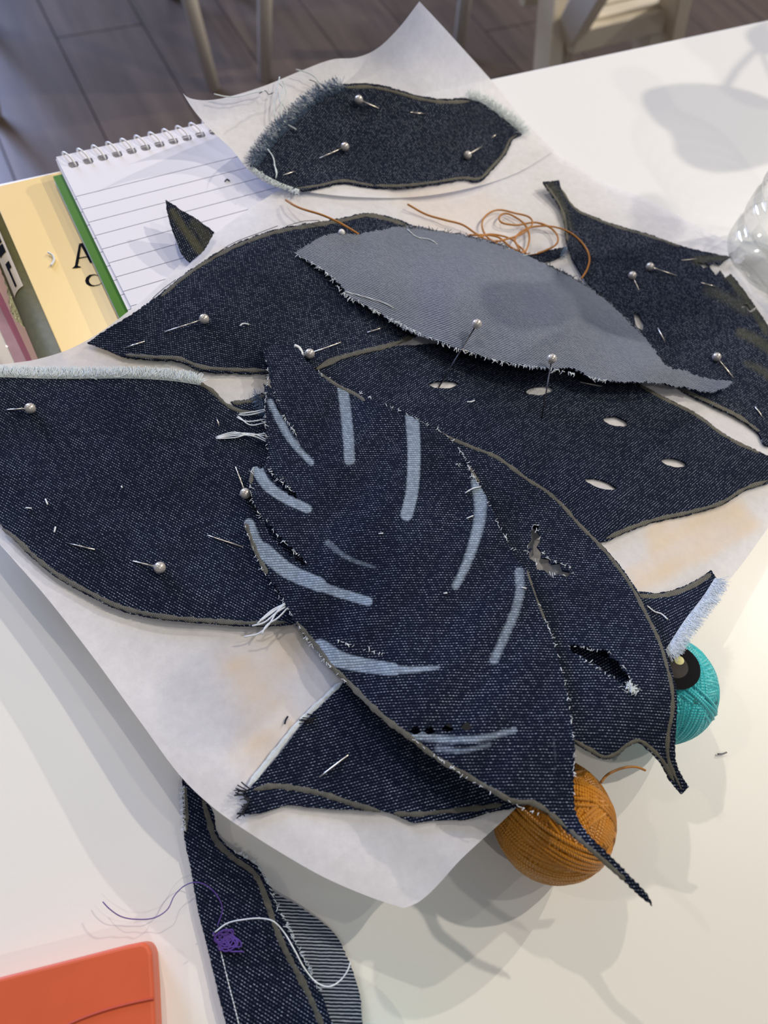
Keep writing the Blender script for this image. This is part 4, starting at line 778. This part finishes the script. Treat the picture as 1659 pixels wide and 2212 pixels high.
# ------------------------------------------------------------------ thread balls
def yarn_mat(name, c1, c2):
    m = N(name); g = m.noise(120, 3); m.l(m.mix(g, c1, c2), m.b.inputs['Base Color']); m.b.inputs['Roughness'].default_value = 0.33
    uvn = m.n('ShaderNodeUVMap'); uvn.uv_map = 'UVMap'; sx = m.n('ShaderNodeSeparateXYZ'); m.l(uvn.outputs[0], sx.inputs[0])
    f = m.math('ABSOLUTE', m.math('SUBTRACT', m.math('FRACT', m.math('ADD', m.math('MULTIPLY', sx.outputs[0], 1.1), sx.outputs[1])), 0.5)); m.bump(f, 0.9, 0.0005)
    m.b.inputs['Sheen Weight'].default_value = 0.0; m.b.inputs['Specular IOR Level'].default_value = 0.6; return m.m
def ball(px, R_, mat, label, seed, axis, disc=False, squash=1.0):
    r = np.random.default_rng(seed); c = U(*px, R_*squash); t = empty('thread_ball', (c[0], c[1], 0), label, 'thread ball', 'balls of embroidery thread')
    v, f = sphere(c, R_*0.915, 32, 18); mk('core', v, f, plain('ball_core', tuple(0.25*x for x in mat[1]), 0.9), t)
    axis = np.array(axis, float)/np.linalg.norm(axis); b = []; uv = []; tot = MB(); NS = 56; sr = 0.00072
    bands = 64
    for k in range(bands):
        d = axis*math.cos(1.08)+0  # tilt of each winding about the ball axis
        ph = r.uniform(0, 6.283); tl = math.acos(r.uniform(-0.75, 0.75))
        a0 = np.cross(axis, [0.3, 0.5, 0.8]); a0 /= np.linalg.norm(a0); b0 = np.cross(axis, a0)
        n = axis*math.cos(tl)+math.sin(tl)*(a0*math.cos(ph)+b0*math.sin(ph)); u = np.cross(n, [0.2, 0.9, 0.4]); u /= np.linalg.norm(u); w = np.cross(n, u)
        nst = int(r.integers(3, 7)); o0 = r.normal(0, 0.0030); rad = R_*(0.925+0.06*k/bands)+r.normal(0, 0.00030)
        for s in range(nst):
            off = o0+(s-nst/2)*sr*1.75; rr = math.sqrt(max(rad*rad-off*off, 1e-9)); th = np.arange(NS)/NS*6.28318; wv_ = 0.0003*np.sin(3*th+r.uniform(0, 6))
            P = c+n*(off+wv_)[:, None]+(u*np.cos(th)[:, None]+w*np.sin(th)[:, None])*rr
            n0 = len(tot.v); tot.tube(P, sr*r.uniform(0.9, 1.08), 5, True)
            L = rr*6.28318*1000
            for i in range(NS):
                for q in range(5): uv.append((i/NS*round(L), q/5))
    V = np.array(tot.v)
    if disc:   # leave the two poles open for the label
        pass
    mk('thread_winding', V, tot.f, mat[0], t, uv=uv, kind='stuff'); return t, c
OM = yarn_mat('orange_cotton', (0.40, 0.14, 0.006), (0.66, 0.28, 0.016)); TM = yarn_mat('turquoise_cotton', (0.03, 0.48, 0.52), (0.07, 0.64, 0.68))
bo, co_ = ball((1195, 1770), 0.019, (OM, (0.2, 0.06, 0.005)), 'orange thread ball under the thin stalk of the top leaf', 3, (0.3, -0.2, 0.9))
q = spline([(1298, 1690), (1312, 1674), (1350, 1658), (1375, 1657), (1394, 1664)], 4, False); zq = np.linspace(0.029, 0.022, len(q)); MB().tube(U(q[:, 0], q[:, 1], zq), 0.00042, 6).build('thread_tail', ORANGE_T, bo)
bt, ct = ball((1427, 1487), 0.019, (TM, (0.02, 0.16, 0.18)), 'turquoise thread ball with black end label beside the torn-hole leaf', 5, (0.25, 0.35, 0.9))
dl = U(1458, 1440, 0.038)-ct; dl /= np.linalg.norm(dl); ua = np.cross(dl, [0, 1, 0.2]); ua /= np.linalg.norm(ua); ub = np.cross(dl, ua)
def disc_mesh(name, rad, lift, mat, off=(0, 0)):
    v = [ct+dl*(0.0187+lift)+ua*off[0]+ub*off[1]]; n = 32
    for i in range(n): a = 6.28318*i/n; v.append(ct+dl*(0.0183+lift)+ua*(off[0]+rad*math.cos(a))+ub*(off[1]+rad*math.sin(a)))
    return mk(name, v, [(0, 1+i, 1+(i+1) % n) for i in range(n)], mat, bt)
disc_mesh('end_label', 0.0082, 0.0012, plain('black_label', (0.004, 0.004, 0.005), 0.7, spec=0.1))
disc_mesh('label_centre', 0.0042, 0.0014, plain('grey_label', (0.05, 0.045, 0.04), 0.7, spec=0.1, var=0.4, scale=300))
disc_mesh('label_dot', 0.0016, 0.0017, plain('pale_yellow_print', (0.62, 0.60, 0.26), 0.5), tuple(np.array([(U(1466, 1428, 0.037)-U(1458, 1440, 0.037))@ua, (U(1466, 1428, 0.037)-U(1458, 1440, 0.037))@ub])))
ball((800, 2400), 0.019, (TM, (0.02, 0.16, 0.18)), 'turquoise thread ball mostly below the bottom edge of the picture', 9, (0.1, 0.2, 0.9))

# ------------------------------------------------------------------ orange case
CASE = plain('coral_leather', (0.62, 0.105, 0.035), 0.45, var=0.14, scale=45, bump=0.15); zc_ = 0.012
cp = [(-90, 2135), (0, 2111), (150, 2073), (270, 2042), (308, 2034), (322, 2042), (328, 2060), (332, 2120), (336, 2212), (340, 2330), (-90, 2400)]
cw = U(np.array(cp)[:, 0], np.array(cp)[:, 1], zc_)[:, :2][::-1]
cs = empty('leather_case', (*cw.mean(0), 0), 'coral orange leather case with stitched seam at bottom left', 'case')
MB().prism([tuple(p) for p in cw], 0.0, zc_).build('body', CASE, cs, bevel=0.0022, smooth=False)
q = spline([(120, 2230), (155, 2210), (220, 2185), (290, 2166), (333, 2157)], 6, False); MB().tube(U(q[:, 0], q[:, 1], zc_+0.0001), 0.0004, 6).build('seam', plain('dark_coral', (0.42, 0.05, 0.015), 0.5), cs)

# ------------------------------------------------------------------ water bottle
def pet():
    m = N('clear_bottle'); g = m.n('ShaderNodeBsdfGlass'); g.inputs['IOR'].default_value = 1.22; g.inputs['Roughness'].default_value = 0.01
    t = m.n('ShaderNodeBsdfTransparent'); t.inputs[0].default_value = (0.97, 0.98, 0.98, 1); a = m.n('ShaderNodeMixShader'); a.inputs[0].default_value = 0.0
    m.l(t.outputs[0], a.inputs[1]); m.l(g.outputs[0], a.inputs[2])
    gl = m.n('ShaderNodeBsdfGlossy'); gl.inputs['Roughness'].default_value = 0.03; lw = m.n('ShaderNodeLayerWeight'); lw.inputs[0].default_value = 0.5; fo = m.math('ADD', 0.05, m.math('MULTIPLY', m.math('POWER', lw.outputs['Facing'], 1.7), 0.75))
    b = m.n('ShaderNodeMixShader'); m.l(fo, b.inputs[0]); m.l(a.outputs[0], b.inputs[1]); m.l(gl.outputs[0], b.inputs[2]); m.l(b.outputs[0], m.out.inputs[0]); return m.m
bc = U(1672, 585, 0)[:2]; prof = []
for z in np.linspace(0, 0.205, 150):
    r = 0.0315
    if z < 0.008: r = 0.024+0.0075*math.sin(z/0.008*math.pi/2)
    if z < 0.125 and z > 0.012: r -= 0.0034*max(0, math.sin(z*2*math.pi/0.0165))**2
    if z > 0.135: r = 0.0315-(0.0315-0.0125)*(0.5-0.5*math.cos(min(1, (z-0.135)/0.05)*math.pi))
    prof.append((r, z))
bv = []; bf = []; NB = 64
for i, (r, z) in enumerate(prof):
    for k in range(NB):
        a = 6.28318*k/NB; rr = r
        if z < 0.03: rr *= 1-0.05*(1-z/0.03)*max(0, math.cos(5*a))**2
        bv.append((bc[0]+rr*math.cos(a), bc[1]+rr*math.sin(a), z+0.0030+(0.003*max(0, math.cos(5*a)) if z < 0.002 else 0)))
for i in range(len(prof)-1):
    for k in range(NB): bf.append((i*NB+k, i*NB+(k+1) % NB, (i+1)*NB+(k+1) % NB, (i+1)*NB+k))
bf += [tuple(range(NB))[::-1], tuple((len(prof)-1)*NB+k for k in range(NB))]
wb = empty('water_bottle', (bc[0], bc[1], 0.003), 'clear ribbed plastic water bottle at the right edge', 'bottle')
bo_ = mk('bottle_body', bv, bf, pet(), wb)
cb = MB()
for z, r in ((0.2085, 0.0145), (0.225, 0.0145)):
    cb.v += [(bc[0]+r*math.cos(6.28318*k/40)*(1+0.02*(k % 2)), bc[1]+r*math.sin(6.28318*k/40)*(1+0.02*(k % 2)), z) for k in range(40)]
cb.f = [(k, (k+1) % 40, 40+(k+1) % 40, 40+k) for k in range(40)]+[tuple(range(40))[::-1], tuple(range(40, 80))]
cb.build('cap', plain('white_cap', (0.8, 0.8, 0.8), 0.4), wb)

# ------------------------------------------------------------------ added sprig and vase outside the view; leaves shaped to cast the upper-right shadow
LS = np.array([1.30, 1.10, 1.75]); LEAFG = plain('leaf_green', (0.06, 0.13, 0.04), 0.5, var=0.3, scale=60)
def lifted(px, z):      # the point at height z on the line from a shadow point to the lamp
    p = U(px[0], px[1], 0.0); return p+(LS-p)*(z/LS[2])
vb = lifted((1690, 215), 0.10)[:2]+np.array([0.07, -0.01]); vz = []
for i, (rr, z) in enumerate(((0.024, 0), (0.03, 0.02), (0.033, 0.05), (0.026, 0.085), (0.014, 0.11), (0.016, 0.12), (0.0125, 0.12), (0.011, 0.108))):
    vz += [(vb[0]+rr*math.cos(6.28318*k/32), vb[1]+rr*math.sin(6.28318*k/32), z) for k in range(32)]
vs_ = empty('vase', (*vb, 0), 'small pale bud vase added outside the view to hold the shadow-casting sprig', 'vase')
mk('vase_body', vz, [(i*32+k, i*32+(k+1) % 32, (i+1)*32+(k+1) % 32, (i+1)*32+k) for i in range(7) for k in range(32)]+[tuple(range(32))[::-1]], plain('vase_glaze', (0.7, 0.68, 0.62), 0.3), vs_)
sp_ = empty('shadow_sprig', (*vb, 0.02), 'leafy green sprig added outside the view, shaped to cast the upper-right shadow', 'plant')
def shadow_leaf(px, z):
    q = spline(px, 12); c = q.mean(0); v = [lifted(c, z+0.004)]+[lifted(p, z+0.02*math.sin(i*0.13)) for i, p in enumerate(q)]; n = len(q)
    o = mk('leaf', v, [(0, 1+i, 1+(i+1) % n) for i in range(n)], LEAFG, sp_); m = o.modifiers.new('t', 'SOLIDIFY'); m.thickness = 0.0006
shadow_leaf([(1388, 205), (1430, 186), (1500, 180), (1570, 186), (1640, 205), (1700, 240), (1690, 330), (1610, 366), (1520, 368), (1462, 335), (1450, 292), (1410, 258)], 0.20)
shadow_leaf([(1612, 75), (1630, 55), (1680, 45), (1720, 80), (1690, 115), (1640, 112)], 0.22)
a_, b_ = lifted((1560, 200), 0.205), lifted((1640, 100), 0.222); v0 = np.array([vb[0], vb[1], 0.03])
MB().tube([v0, v0+[0, 0, 0.09], (v0+[0, 0, 0.17])*0.6+b_*0.4, b_], 0.0016, 8).build('stem', LEAFG, sp_)
MB().tube([b_, (a_+b_)/2+np.array([0, 0, 0.004]), a_], 0.0022, 8).build('stem', LEAFG, sp_)

for o in bpy.data.objects:
    if '_o' in o: del o['_o']
